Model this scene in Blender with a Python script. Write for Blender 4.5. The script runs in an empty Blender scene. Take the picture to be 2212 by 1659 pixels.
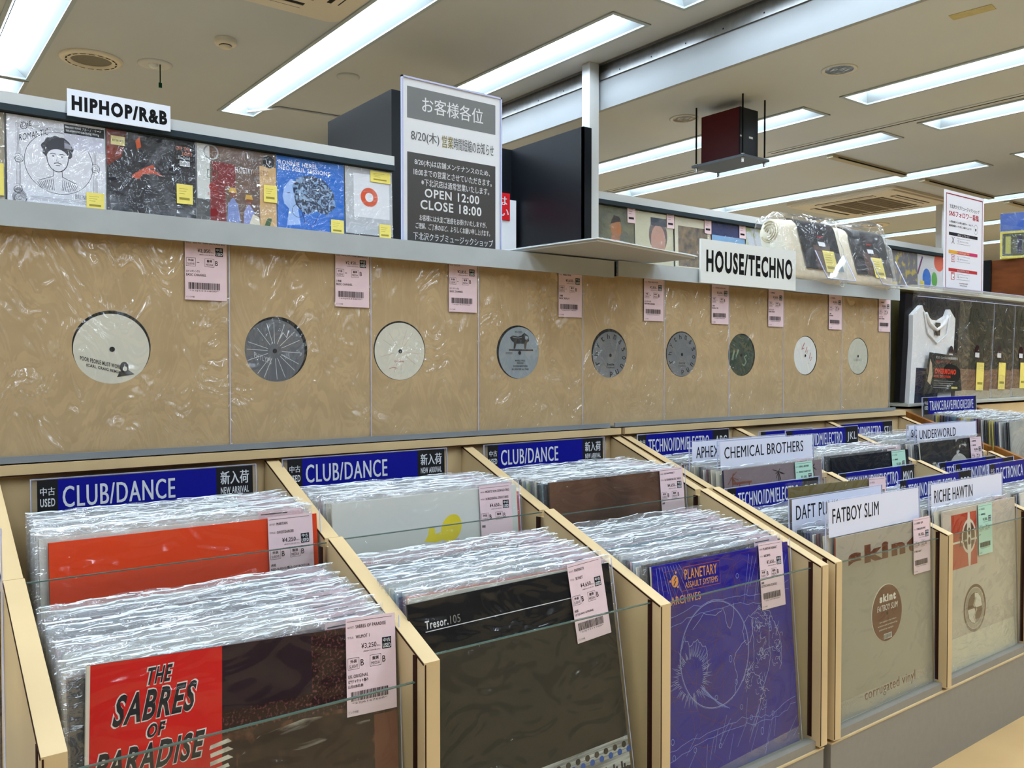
import bpy, math, random
from math import sin, cos, tan, pi, radians, sqrt, atan2
from mathutils import Matrix, Vector, Euler

SC = bpy.context.scene
COL = SC.collection
RND = random.Random(7)

# ------------------------------------------------------------------ camera, world, exposure
CAM_H = 0.78
cd = bpy.data.cameras.new('camera')
cd.sensor_width = 36.0
cd.lens = 1850.0 / 2212.0 * 36.0
cd.clip_start = 0.02
cam = bpy.data.objects.new('camera', cd)
COL.objects.link(cam)
cam.location = (0, 0, CAM_H)
cam.rotation_euler = Euler((radians(90 - 1.25), 0, radians(-37.23)), 'XYZ')
SC.camera = cam
wd = bpy.data.worlds.new('world')
SC.world = wd
wd.use_nodes = True
wd.node_tree.nodes['Background'].inputs[0].default_value = (0.9, 0.95, 1, 1)
wd.node_tree.nodes['Background'].inputs[1].default_value = 0.0
SC.view_settings.view_transform = 'Standard'
SC.view_settings.look = 'None'
SC.view_settings.gamma = 1
SC.view_settings.use_curve_mapping = False
SC.view_settings.exposure = 0.46
LAMP_STRENGTH = 24.0
SC.cycles.transparent_max_bounces = 11
SC.cycles.max_bounces = 7
SC.cycles.diffuse_bounces = 3
SC.cycles.glossy_bounces = 3
SC.cycles.transmission_bounces = 4
SC.cycles.sample_clamp_indirect = 6.0
SC.cycles.caustics_reflective = False
SC.cycles.caustics_refractive = False

# ------------------------------------------------------------------ materials
def lin(c):
    return tuple(((x / 255.0) / 12.92 if x / 255.0 <= 0.04045 else ((x / 255.0 + 0.055) / 1.055) ** 2.4) for x in c)

MC = {}
def M(name, rgb, rough=0.6, metal=0.0, spec=0.12, var=0.0, scale=30.0, rgb2=None, bump=0.0, stretch=None, emit=0.0, distort=0.0, detail=4.0, ramp=None, coat=0.0):
    """procedural surface: flat colour, or a noise blend of rgb and rgb2 in object space"""
    if name in MC:
        return MC[name]
    m = bpy.data.materials.new(name)
    m.use_nodes = True
    nt = m.node_tree
    b = nt.nodes['Principled BSDF']
    b.inputs['Roughness'].default_value = rough
    b.inputs['Metallic'].default_value = metal
    b.inputs['Specular IOR Level'].default_value = spec
    if coat:
        b.inputs['Coat Weight'].default_value = coat
    c = lin(rgb)
    b.inputs['Base Color'].default_value = (*c, 1)
    if emit:
        b.inputs['Emission Color'].default_value = (*c, 1)
        b.inputs['Emission Strength'].default_value = emit
    if var or rgb2 or bump:
        tc = nt.nodes.new('ShaderNodeTexCoord')
        mp = nt.nodes.new('ShaderNodeMapping')
        if stretch:
            mp.inputs['Scale'].default_value = stretch
        nt.links.new(tc.outputs['Object'], mp.inputs['Vector'])
        n = nt.nodes.new('ShaderNodeTexNoise')
        n.inputs['Scale'].default_value = scale
        n.inputs['Detail'].default_value = detail
        n.inputs['Distortion'].default_value = distort
        nt.links.new(mp.outputs['Vector'], n.inputs['Vector'])
        if var or rgb2:
            r = nt.nodes.new('ShaderNodeValToRGB')
            lo, hi = ramp or (0.3, 0.7)
            r.color_ramp.elements[0].position = lo
            r.color_ramp.elements[1].position = hi
            c2 = lin(rgb2) if rgb2 else tuple(min(1, x * (1 + var)) for x in c)
            c1 = c if rgb2 else tuple(x * (1 - var) for x in c)
            r.color_ramp.elements[0].color = (*c1, 1)
            r.color_ramp.elements[1].color = (*c2, 1)
            nt.links.new(n.outputs['Fac'], r.inputs['Fac'])
            nt.links.new(r.outputs['Color'], b.inputs['Base Color'])
        if bump:
            bp = nt.nodes.new('ShaderNodeBump')
            bp.inputs['Strength'].default_value = bump
            bp.inputs['Distance'].default_value = 0.002
            nt.links.new(n.outputs['Fac'], bp.inputs['Height'])
            nt.links.new(bp.outputs['Normal'], b.inputs['Normal'])
    MC[name] = m
    return m

def FILM(name, haze=0.05, rough=0.07, scale=5.0, strength=0.6, stretch=(1, 1, 1), tint=(1, 1, 1), ior=1.45, dist=0.02, hazecol=(0.9, 0.93, 0.96), gloss=1.0, detail=3.0, distort=1.6):
    """clear plastic: mostly see-through, with wrinkles that catch the lamps"""
    if name in MC:
        return MC[name]
    m = bpy.data.materials.new(name)
    m.use_nodes = True
    nt = m.node_tree
    nt.nodes.remove(nt.nodes['Principled BSDF'])
    out = nt.nodes['Material Output']
    L = nt.links.new
    tc = nt.nodes.new('ShaderNodeTexCoord')
    oi = nt.nodes.new('ShaderNodeObjectInfo')
    ad = nt.nodes.new('ShaderNodeVectorMath'); ad.operation = 'MULTIPLY_ADD'
    cb = nt.nodes.new('ShaderNodeCombineXYZ')
    for i, k in enumerate((9.0, 5.0, 7.0)):
        mu = nt.nodes.new('ShaderNodeMath'); mu.operation = 'MULTIPLY'; mu.inputs[1].default_value = k
        L(oi.outputs['Random'], mu.inputs[0]); L(mu.outputs[0], cb.inputs[i])
    ad.inputs[1].default_value = stretch
    L(tc.outputs['Object'], ad.inputs[0]); L(cb.outputs[0], ad.inputs[2])
    n = nt.nodes.new('ShaderNodeTexNoise')
    n.inputs['Scale'].default_value = scale
    n.inputs['Detail'].default_value = detail
    n.inputs['Roughness'].default_value = 0.5
    n.inputs['Distortion'].default_value = distort
    L(ad.outputs[0], n.inputs['Vector'])
    bp = nt.nodes.new('ShaderNodeBump')
    bp.inputs['Strength'].default_value = strength
    bp.inputs['Distance'].default_value = dist
    L(n.outputs['Fac'], bp.inputs['Height'])
    tr = nt.nodes.new('ShaderNodeBsdfTransparent'); tr.inputs[0].default_value = (*tint, 1)
    gl = nt.nodes.new('ShaderNodeBsdfGlossy'); gl.inputs['Roughness'].default_value = rough
    gl.inputs[0].default_value = (gloss, gloss, gloss, 1)
    df = nt.nodes.new('ShaderNodeBsdfDiffuse'); df.inputs[0].default_value = (*hazecol, 1)
    lw = nt.nodes.new('ShaderNodeLayerWeight'); lw.inputs['Blend'].default_value = 0.5
    pw = nt.nodes.new('ShaderNodeMath'); pw.operation = 'POWER'; pw.inputs[1].default_value = 5.0
    fr = nt.nodes.new('ShaderNodeMath'); fr.operation = 'MULTIPLY_ADD'
    f0 = ((ior - 1) / (ior + 1)) ** 2 * 1.6
    fr.inputs[1].default_value = 0.9 * (1 - f0); fr.inputs[2].default_value = f0
    L(lw.outputs['Facing'], pw.inputs[0]); L(pw.outputs[0], fr.inputs[0])
    L(bp.outputs['Normal'], gl.inputs['Normal'])
    m1 = nt.nodes.new('ShaderNodeMixShader'); m1.inputs[0].default_value = haze
    L(tr.outputs[0], m1.inputs[1]); L(df.outputs[0], m1.inputs[2])
    m2 = nt.nodes.new('ShaderNodeMixShader')
    L(fr.outputs[0], m2.inputs[0]); L(m1.outputs[0], m2.inputs[1]); L(gl.outputs[0], m2.inputs[2])
    L(m2.outputs[0], out.inputs['Surface'])
    MC[name] = m
    return m

def flat(rgb, rough=0.55):
    return M('ink_%d_%d_%d' % tuple(rgb), rgb, rough)

WOOD = M('maple_laminate', (203, 177, 134), 0.42, var=0.06, scale=9, stretch=(1, 1, 1))
WOODEDGE = M('dark_edge_seam', (48, 22, 14), 0.7)
LIPGREY = M('grey_painted_steel', (172, 177, 178), 0.5, var=0.06, scale=14)
RAILGREY = M('blue_grey_rail', (128, 133, 138), 0.45, var=0.04, scale=30)
KRAFT = M('kraft_card', (178, 150, 108), 0.75, rgb2=(194, 166, 122), scale=22, detail=6, bump=0.15, ramp=(0.25, 0.75))
OLIVE = M('olive_board', (152, 142, 92), 0.8, var=0.03, scale=4)
KICK = M('grey_kick_board', (140, 134, 124), 0.5, var=0.03, scale=80)
METAL = M('brushed_metal', (150, 150, 150), 0.35, metal=1.0, var=0.1, scale=6, stretch=(1, 6, 1))
CHROME = M('chrome', (210, 212, 214), 0.12, metal=1.0)
WHITE = M('white_paint', (196, 198, 197), 0.5, var=0.02, scale=5)
CEIL = M('ceiling_paint', (184, 190, 194), 0.9, var=0.035, scale=1.1, detail=3)
FLOORM = M('tan_vinyl', (200, 166, 116), 0.35, rgb2=(190, 156, 108), scale=5, ramp=(0.3, 0.7))
WALLM = M('wall_paint', (205, 200, 190), 0.85, var=0.02, scale=2)
WALLF = M('wall_dimmed_front', (84, 78, 70), 0.85)  # darker tone on the unseen wall, to dim reflections in glass and film
WALLD = M('wall_dimmed_left', (166, 162, 155), 0.85)  # unseen left wall, tone lowered for the reflections and the bounced light
REFLECT = M('white_reflector', (160, 171, 176), 0.5)
FASCIA = M('fascia_paint', (150, 154, 156), 0.5, var=0.02, scale=5)
LAMP = M('lamp_glow', (226, 241, 255), 0.5, emit=LAMP_STRENGTH)
BLACKP = M('black_laminate', (14, 18, 24), 0.42, spec=0.25, var=0.1, scale=5)
BLACK = M('black_ink', (14, 14, 16), 0.55)
DARK = M('dark_grey_ink', (62, 62, 62), 0.5)
PAPER = M('white_paper', (226, 228, 232), 0.55)
PINK = M('pink_label_paper', (222, 196, 200), 0.6, var=0.02, scale=60)
MINT = M('mint_label_paper', (176, 212, 192), 0.6, var=0.02, scale=60)
YELLOW = M('yellow_label_paper', (226, 208, 110), 0.6, var=0.03, scale=60)
NAVY = M('navy_print', (18, 22, 130), 0.35, var=0.08, scale=8)
GREYINK = M('pale_grey_ink', (206, 208, 212), 0.5)
VINYL = M('black_vinyl', (10, 10, 12), 0.2)
GLASS = FILM('dusty_glass', haze=0.016, rough=0.2, scale=1.0, strength=0.0, tint=(0.90, 0.93, 0.90), ior=1.27, hazecol=(0.62, 0.58, 0.52))
GEDGE = M('glass_edge', (70, 92, 84), 0.15, spec=0.8)
ACRYL = FILM('clear_acrylic', haze=0.04, rough=0.03, scale=2.0, strength=0.05, tint=(0.95, 0.96, 0.98), ior=1.49, hazecol=(0.85, 0.88, 1.0))
ACRYLM = FILM('matt_acrylic', haze=0.02, rough=0.25, scale=2.0, strength=0.0, ior=1.25)
AEDGE = M('acrylic_edge', (188, 194, 226), 0.2)
SLEEVE = FILM('sleeve_film', haze=0.008, rough=0.09, scale=13.0, strength=1.0, dist=0.010, ior=1.27, detail=1.2, distort=2.2, stretch=(0.8, 1, 1.2))
SLEEVEK = FILM('sleeve_film_matt', haze=0.035, rough=0.11, scale=11.0, strength=1.0, stretch=(1.5, 1, 0.7), dist=0.016, ior=1.5, detail=2.0, distort=2.4)
FEDGE_GLINT = M('film_edge_glint', (226, 234, 238), 0.18, spec=0.8)  # opaque white painted as glints along the film edges
SHINY = FILM('crinkled_wrap', haze=0.02, rough=0.07, scale=14.0, strength=1.0, dist=0.012, stretch=(1, 1, 1), ior=1.42, detail=2.0, distort=2.0)
ROWFILM = FILM('row_film', haze=0.10, rough=0.07, scale=30.0, strength=1.0, dist=0.008, ior=1.7, stretch=(0.7, 1, 1.5), hazecol=(0.86, 0.91, 0.96))

# ------------------------------------------------------------------ mesh builder
TXT = {}
def text_mesh(s, bold):
    k = (s, bold)
    if k in TXT:
        return TXT[k]
    c = bpy.data.curves.new('t', 'FONT')
    c.body = s
    c.offset = 0.0 if bold < 0.015 or any(ord(q) > 0x2fff for q in s) else bold
    c.resolution_u = 3
    c.space_character = 1.06 + 3.0 * bold
    if any(ord(q) > 0x2fff for q in s): c.space_character = 1.0
    o = bpy.data.objects.new('t', c)
    me = o.to_mesh()
    vs = [(v.co.x, v.co.y) for v in me.vertices]
    fs = [tuple(p.vertices) for p in me.polygons]
    o.to_mesh_clear()
    bpy.data.objects.remove(o)
    bpy.data.curves.remove(c)
    x0 = min(v[0] for v in vs); x1 = max(v[0] for v in vs)
    y0 = min(v[1] for v in vs); y1 = max(v[1] for v in vs)
    w = max(1e-6, x1 - x0); h = max(1e-6, y1 - y0)
    r = ([((a - x0) / w, (b - y0) / h) for a, b in vs], fs, w / h)
    TXT[k] = r
    return r

LAY = 0.00022
class G:
    def __init__(s):
        s.v = []; s.f = []; s.mi = []; s.ms = []; s.y0 = 0.0; s.sm = []
    def mi_(s, m):
        if m not in s.ms:
            s.ms.append(m)
        return s.ms.index(m)
    def add(s, m, vs, fs, smooth=False):
        o = len(s.v); i = s.mi_(m)
        s.v += [tuple(p) for p in vs]
        for f in fs:
            s.f.append(tuple(o + k for k in f)); s.mi.append(i); s.sm.append(smooth)
        return s
    def hexa(s, m, p):
        return s.add(m, p, [(0, 3, 2, 1), (4, 5, 6, 7), (0, 1, 5, 4), (1, 2, 6, 5), (2, 3, 7, 6), (3, 0, 4, 7)])
    def box(s, m, x0, x1, y0, y1, z0, z1):
        return s.hexa(m, [(x0, y0, z0), (x1, y0, z0), (x1, y1, z0), (x0, y1, z0), (x0, y0, z1), (x1, y0, z1), (x1, y1, z1), (x0, y1, z1)])
    def extr(s, m, pts, a, b, ax='x', m2=None):
        """extrude a closed outline along an axis; outline is (y,z) for x, (x,z) for y, (x,y) for z"""
        n = len(pts)
        def P(p, t):
            return {'x': (t, p[0], p[1]), 'y': (p[0], t, p[1]), 'z': (p[0], p[1], t)}[ax]
        vs = [P(p, a) for p in pts] + [P(p, b) for p in pts]
        s.add(m, vs, [tuple(range(n)), tuple(range(2 * n - 1, n - 1, -1))])
        s.add(m2 or m, vs, [(i, (i + 1) % n, n + (i + 1) % n, n + i) for i in range(n)])
        return s
    def cyl(s, m, c, r, h, ax='z', n=24, r2=None, cap=True, smooth=True):
        r2 = r if r2 is None else r2
        vs = []
        for t, rr in ((0, r), (h, r2)):
            for k in range(n):
                a = 2 * pi * k / n
                u, w = rr * cos(a), rr * sin(a)
                vs.append({'z': (c[0] + u, c[1] + w, c[2] + t), 'y': (c[0] + u, c[1] + t, c[2] + w), 'x': (c[0] + t, c[1] + u, c[2] + w)}[ax])
        s.add(m, vs, [(k, (k + 1) % n, n + (k + 1) % n, n + k) for k in range(n)], smooth)
        if cap:
            s.add(m, vs, [tuple(range(n - 1, -1, -1)), tuple(range(n, 2 * n))])
        return s
    def lathe(s, m, prof, c=(0, 0, 0), n=32, smooth=True):
        """(r,z) profile turned about z"""
        vs = []
        for r, z in prof:
            for k in range(n):
                a = 2 * pi * k / n
                vs.append((c[0] + r * cos(a), c[1] + r * sin(a), c[2] + z))
        fs = []
        for j in range(len(prof) - 1):
            for k in range(n):
                fs.append((j * n + k, j * n + (k + 1) % n, (j + 1) * n + (k + 1) % n, (j + 1) * n + k))
        return s.add(m, vs, fs, smooth)
    def tube(s, m, pts, r, n=8):
        pts = [Vector(p) for p in pts]
        vs = []
        for i, p in enumerate(pts):
            d = (pts[min(i + 1, len(pts) - 1)] - pts[max(i - 1, 0)]).normalized()
            a = d.orthogonal().normalized(); b = d.cross(a)
            if i and (a0 := s._pa) is not None:
                a = (a0 - d * a0.dot(d)).normalized(); b = d.cross(a)
            s._pa = a
            for k in range(n):
                t = 2 * pi * k / n
                vs.append(p + a * (r * cos(t)) + b * (r * sin(t)))
        fs = []
        for i in range(len(pts) - 1):
            for k in range(n):
                fs.append((i * n + k, i * n + (k + 1) % n, (i + 1) * n + (k + 1) % n, (i + 1) * n + k))
        fs += [tuple(range(n - 1, -1, -1)), tuple(range(len(vs) - n, len(vs)))]
        return s.add(m, vs, fs, True)
    _pa = None
    def grid(s, m, nx, ny, fn, smooth=True):
        vs = [fn(i / nx, j / ny) for j in range(ny + 1) for i in range(nx + 1)]
        fs = [(j * (nx + 1) + i, j * (nx + 1) + i + 1, (j + 1) * (nx + 1) + i + 1, (j + 1) * (nx + 1) + i) for j in range(ny) for i in range(nx)]
        return s.add(m, vs, fs, smooth)
    # ---- flat print facing -y
    def yy(s, lay):
        return s.y0 - lay * LAY
    def poly(s, m, pts, lay=1):
        y = s.yy(lay)
        return s.add(m, [(p[0], y, p[1]) for p in pts], [tuple(range(len(pts)))])
    def rect(s, m, x0, z0, x1, z1, lay=1):
        return s.poly(m, [(x0, z0), (x1, z0), (x1, z1), (x0, z1)], lay)
    def disc(s, m, cx, cz, r, lay=1, rz=None, n=40):
        rz = rz or r
        return s.poly(m, [(cx + r * cos(2 * pi * k / n), cz + rz * sin(2 * pi * k / n)) for k in range(n)], lay)
    def ring(s, m, cx, cz, r0, r1, lay=1, n=48, a0=0, a1=2 * pi, kz=1.0):
        y = s.yy(lay)
        vs = []
        for k in range(n + 1):
            a = a0 + (a1 - a0) * k / n
            vs += [(cx + r0 * cos(a), y, cz + kz * r0 * sin(a)), (cx + r1 * cos(a), y, cz + kz * r1 * sin(a))]
        return s.add(m, vs, [(2 * k, 2 * k + 1, 2 * k + 3, 2 * k + 2) for k in range(n)])
    def line(s, m, pts, w, lay=1, closed=False):
        y = s.yy(lay)
        n = len(pts)
        if n < 2:
            return s
        vs = []
        for i, p in enumerate(pts):
            if closed:
                a, b = pts[i - 1], pts[(i + 1) % n]
            else:
                a, b = pts[max(0, i - 1)], pts[min(n - 1, i + 1)]
            dx, dz = b[0] - a[0], b[1] - a[1]
            l = sqrt(dx * dx + dz * dz) or 1e-9
            nx, nz = -dz / l * w / 2, dx / l * w / 2
            vs += [(p[0] + nx, y, p[1] + nz), (p[0] - nx, y, p[1] - nz)]
        k = n if closed else n - 1
        return s.add(m, vs, [(2 * i, 2 * i + 1, 2 * ((i + 1) % n) + 1, 2 * ((i + 1) % n)) for i in range(k)])
    def text(s, m, t, x0, z0, x1=None, z1=None, lay=2, bold=0.0, slant=0.0, fn=None):
        vs, fs, asp = text_mesh(t, bold)
        if x1 is None:
            x1 = x0 + asp * (z1 - z0)
        y = s.yy(lay)
        P = []
        for a, b in vs:
            x = x0 + a * (x1 - x0) + slant * b * (z1 - z0); z = z0 + b * (z1 - z0)
            if fn:
                x, z = fn(x, z)
            P.append((x, y, z))
        if bold and (bold < 0.015 or any(ord(q) > 0x2fff for q in t)):   # slightly heavier strokes
            d = bold * (z1 - z0) * 0.9
            for k, e in ((-d, 0.00007), (d, 0.00014)):
                s.add(m, [(p[0] + k, p[1] - e, p[2]) for p in P], fs)
        return s.add(m, P, fs)
    def build(s, name, parent=None, loc=(0, 0, 0), rot=(0, 0, 0), bevel=0.0):
        me = bpy.data.meshes.new(name)
        me.from_pydata(s.v, [], s.f)
        for m in s.ms:
            me.materials.append(m)
        me.polygons.foreach_set('material_index', s.mi)
        me.polygons.foreach_set('use_smooth', s.sm)
        me.update()
        o = bpy.data.objects.new(name, me)
        COL.objects.link(o)
        o.location = loc; o.rotation_euler = rot
        if parent:
            o.parent = parent
        if bevel:
            b = o.modifiers.new('bevel', 'BEVEL'); b.width = bevel; b.segments = 2; b.limit_method = 'ANGLE'
        return o

def tag(o, label, cat, group=None):
    o['label'] = label; o['category'] = cat
    if group:
        o['group'] = group
    return o
def thing(name, label, cat, loc=(0, 0, 0), rot=(0, 0, 0), group=None):
    o = bpy.data.objects.new(name, None)
    COL.objects.link(o)
    o.empty_display_size = 0.05
    o.location = loc; o.rotation_euler = rot
    return tag(o, label, cat, group)
def struct(o):
    o['kind'] = 'structure'
    return o
def dup(o, parent=None):
    c = o.copy()
    COL.objects.link(c)
    if parent:
        c.parent = parent
    for ch in o.children:
        dup(ch, c)
    return c

def SG(Y1, Y0, X, z):
    """slide a point along its sight line from depth Y0 to depth Y1"""
    k = Y1 / Y0
    return X * k, CAM_H + (z - CAM_H) * k

# ------------------------------------------------------------------ room shell
XHI = 3.13
ZHI, ZLO = 2.36, 2.124
X0, X1, Y0, Y1 = -4.0, 13.0, -4.5, 7.9
LW = 0.215
UP = [(0.535, 3.2), (0.535, 5.46), (0.535, 0.94), (0.535, -1.32), (1.79, 3.13), (1.79, 0.87), (1.79, -1.39), (2.705, 2.81), (2.705, 0.37), (2.705, -1.89), (-0.72, 0.6), (-0.72, 2.86), (-2.0, 0.6), (-0.72, 5.12), (-2.0, 2.86), (-2.0, 5.12), (-0.72, -1.66), (-2.0, -1.66), (0.535, -3.58), (1.79, -3.65), (2.705, -4.15), (-3.2, 0.6), (-3.2, 2.86)]  # lamps missing from LAMPLAB are unseen, added to brighten racks and ceiling
LOW = [(x, y) for x in (3.925, 4.685, 5.84, 7.2, 8.36, 9.7) for y in (-2.0, 0.215, 2.66, 4.93)]
LL = 2.215
def ceiling(name, xa, xb, z, fx):
    xs = sorted({xa, xb} | {x for x, y in fx} | {x + LW for x, y in fx})
    ys = sorted({Y0, Y1} | {y for x, y in fx} | {y + LL for x, y in fx})
    g = G()
    for i in range(len(xs) - 1):
        for j in range(len(ys) - 1):
            cx, cy = (xs[i] + xs[i + 1]) / 2, (ys[j] + ys[j + 1]) / 2
            if any(x < cx < x + LW and y < cy < y + LL for x, y in fx):
                continue
            g.add(CEIL, [(xs[i], ys[j], z), (xs[i], ys[j + 1], z), (xs[i + 1], ys[j + 1], z), (xs[i + 1], ys[j], z)], [(0, 1, 2, 3)])
    return struct(g.build(name))
ceiling('ceiling', X0, XHI, ZHI, UP)
ceiling('ceiling', XHI, X1, ZLO, LOW)
struct(G().box(FLOORM, X0, X1, Y0, Y1, -0.1, 0.0).build('floor'))
struct(G().box(WALLM, X0, X1, Y1, Y1 + 0.1, 0, 2.8).build('wall_back'))
struct(G().box(WALLF, X0, X1, Y0 - 0.1, Y0, 0, 2.8).build('wall_front'))
struct(G().box(WALLD, X0 - 0.1, X0, Y0, Y1, 0, 2.8).build('wall_left'))
struct(G().box(WALLM, X1, X1 + 0.1, Y0, Y1, 0, 2.8).build('wall_right'))
# step between the two ceiling heights: white fascia with a metal channel above it
g = G().box(FASCIA, XHI - 0.012, XHI + 0.012, Y0, Y1, ZLO - 0.002, ZHI - 0.085)
struct(g.build('trim_1'))
g = G()
g.box(METAL, XHI - 0.004, XHI + 0.01, Y0, Y1, ZHI - 0.085, ZHI)
g.box(METAL, XHI - 0.022, XHI - 0.004, Y0, Y1, ZHI - 0.085, ZHI - 0.048)
g.box(METAL, XHI - 0.03, XHI - 0.02, Y0, Y1, ZHI - 0.006, ZHI)
for k in range(40):
    y = -1 + k * 0.22
    g.cyl(BLACK, (XHI - 0.0225, y, ZHI - 0.066), 0.004, 0.002, 'x', 8)
struct(g.build('trim_2'))
struct(G().box(WHITE, 2.55, 2.95, 5.35, 5.7, 0, 2.12).build('wall_nib'))

# ------------------------------------------------------------------ ceiling lamps
def make_lamp():
    t = thing('ceiling_light', 'recessed fluorescent ceiling light', 'light')
    g = G()
    w, l, d = LW, LL, 0.06
    for (a, b, c, e) in ((-0.014, 0.006, -0.014, l + 0.014), (w - 0.006, w + 0.014, -0.014, l + 0.014)):
        g.box(REFLECT, a, b, c, e, -0.006, 0.004)
    for (c, e) in ((-0.014, 0.006), (l - 0.006, l + 0.014)):
        g.box(REFLECT, -0.014, w + 0.014, c, e, -0.006, 0.004)
    g.build('rim', t)
    g = G()
    g.add(REFLECT, [(0.004, 0.004, 0), (0.004, l - 0.004, 0), (0.036, l - 0.05, d), (0.036, 0.05, d)], [(0, 1, 2, 3)])
    g.add(REFLECT, [(w - 0.004, 0.004, 0), (w - 0.004, l - 0.004, 0), (0.13, l - 0.05, d), (0.13, 0.05, d)], [(3, 2, 1, 0)])
    g.add(REFLECT, [(0.004, 0.004, 0), (w - 0.004, 0.004, 0), (w - 0.055, 0.05, d), (0.055, 0.05, d)], [(0, 1, 2, 3)])
    g.add(REFLECT, [(0.004, l - 0.004, 0), (w - 0.004, l - 0.004, 0), (w - 0.055, l - 0.05, d), (0.055, l - 0.05, d)], [(0, 1, 2, 3)])
    g.add(REFLECT, [(0.05, 0.05, d), (w - 0.05, 0.05, d), (w - 0.05, l - 0.05, d), (0.05, l - 0.05, d)], [(0, 1, 2, 3)])
    g.build('reflector', t)
    g = G()
    pr = [(0.04 + 0.043 * (1 + cos(pi + pi * k / 8)), 0.04 - 0.012 * sin(pi * k / 8)) for k in range(9)] + [(0.126, 0.058), (0.04, 0.058)]
    g.extr(LAMP, pr, 0.05, l - 0.05, 'y')
    g.build('lamp_diffuser', t)
    return t
lamp0 = make_lamp()
first = True
LAMPLAB = {
    (0.535, 3.2): 'long bright ceiling light at the upper left corner, near the round ceiling speaker',
    (0.535, 5.46): 'ceiling light end-on beyond the one at the upper left corner',
    (1.79, 3.13): 'long ceiling light beside the ceiling air conditioner, pointing at the black cabinet',
    (2.705, 2.81): 'ceiling light on the high ceiling next to the metal channel, behind the grey notice',
    (2.705, 0.37): 'ceiling light cut off at the top edge near the metal channel',
    (3.925, 0.215): 'large nearest ceiling light on the low ceiling, right of the downlight',
    (3.925, 2.66): 'ceiling light on the low ceiling passing behind the hanging dark red speaker',
    (4.685, 0.215): 'ceiling light at the right edge beside the long thin black slot',
    (4.685, 2.66): 'ceiling light below the thin black slot, running behind the hanging speaker base',
    (5.84, 0.215): 'ceiling light only just showing at the right edge above the long middle row',
    (5.84, 2.66): 'long ceiling light running just above the bagged shirts and the far air conditioner',
    (7.2, 2.66): 'far ceiling light behind the white pillar and below the far air conditioner',
    (7.2, 0.215): 'far ceiling light to the right of the framed red bordered notice',
    (8.36, 2.66): 'farthest visible ceiling light, low behind the red bordered notice'}
for fx, z in ((UP, ZHI), (LOW, ZLO)):
    for x, y in fx:
        o = lamp0 if first else dup(lamp0)
        first = False
        o.location = (x, y, z)
        lab = LAMPLAB.get((x, y))
        if lab is None:
            lab = 'recessed fluorescent ceiling light added in rows outside the picture to light the room'
        o['label'] = lab
        o['group'] = 'fluorescent ceiling lights'

# ------------------------------------------------------------------ ceiling fittings
CREAM = M('cream_plastic', (214, 206, 186), 0.5)
MESHGREY = M('speaker_mesh', (120, 116, 104), 0.7, var=0.15, scale=300)
t = thing('ceiling_speaker', 'round cream ceiling speaker with a grey mesh centre', 'speaker', (0.966, 4.857, ZHI))
g = G(); g.lathe(CREAM, [(0.15, 0), (0.15, -0.006), (0.138, -0.014), (0.1, -0.016), (0.096, -0.004)], n=40)
g.build('rim', t)
g = G(); g.lathe(MESHGREY, [(0.098, -0.006), (0.06, -0.003), (0.0005, -0.002)], n=32); g.build('grille', t)
g = G()
for k in range(18):
    a = 2 * pi * k / 18
    g.add(BLACK, [((0.118 + dr) * cos(a + da), (0.118 + dr) * sin(a + da), -0.0166) for dr, da in ((-0.004, -0.12), (0.004, -0.12), (0.004, 0.12), (-0.004, 0.12))], [(0, 1, 2, 3)])
g.build('vent_slot_ring', t)
t = thing('emergency_light', 'small round emergency light with a dark pull cord hanging', 'light', (1.248, 4.736, ZHI))
g = G(); g.lathe(WHITE, [(0.085, 0), (0.085, -0.005), (0.07, -0.01), (0.055, -0.006), (0.0005, -0.004)], n=32); g.build('cover', t)
g = G(); g.lathe(M('frosted_bulb', (225, 225, 220), 0.2), [(0.024, 0.0), (0.024, -0.01), (0.017, -0.02), (0.0005, -0.024)], (-0.01, 0, -0.004), n=20); g.build('bulb', t)
g = G(); g.tube(M('dark_green_cord', (24, 48, 34), 0.6), [(0.02, -0.02, -0.005), (0.02, -0.02, -0.1)], 0.003)
g.box(M('dark_green_tab', (10, 70, 48), 0.4), 0.012, 0.028, -0.023, -0.017, -0.125, -0.1); g.build('pull_cord', t)
t = thing('smoke_detector', 'white round smoke detector on the high ceiling', 'detector', (1.427, 4.175, ZHI))
g = G(); g.lathe(CREAM, [(0.052, 0), (0.052, -0.02), (0.046, -0.028), (0.03, -0.03)], n=32); g.build('body', t)
g = G(); g.lathe(BLACK, [(0.026, -0.028), (0.026, -0.036)], n=24); g.build('slot', t)
g = G(); g.lathe(CREAM, [(0.029, -0.034), (0.027, -0.042), (0.0005, -0.044)], n=24); g.build('cap', t)
tag(G().lathe(CEIL, [(0.062, 0), (0.062, -0.006), (0.05, -0.009), (0.0005, -0.009)], n=32).build('blank_cover', None, (2.142, 4.3, ZHI)), 'flat round blank cover on the high ceiling by the black cabinet', 'cover')
tag(G().tube(WHITE, [(1.93, 5.25, ZHI - 0.008), (2.05, 5.05, ZHI - 0.008), (2.5, 5.0, ZHI - 0.008)], 0.008).build('conduit', None), 'thin pale cable conduit on the high ceiling', 'conduit')
DLR = M('downlight_painted_reflection', (34, 32, 28), 0.2, metal=0.6, rgb2=(190, 186, 174), scale=60, stretch=(1.6, 0.4, 1), ramp=(0.5, 0.62))  # streaked tones paint the dark and bright reflections of a deeper recess
def downlight(x, y, label):
    t = thing('downlight', label, 'light', (x, y, ZLO), group='round downlights')
    G().lathe(WHITE, [(0.079, 0), (0.079, -0.004), (0.068, -0.006), (0.062, -0.002)], n=36).build('rim', t)
    G().lathe(DLR, [(0.066, -0.003), (0.064, -0.0015), (0.045, -0.001), (0.0005, -0.0008)], n=36, smooth=False).build('reflector', t)
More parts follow.
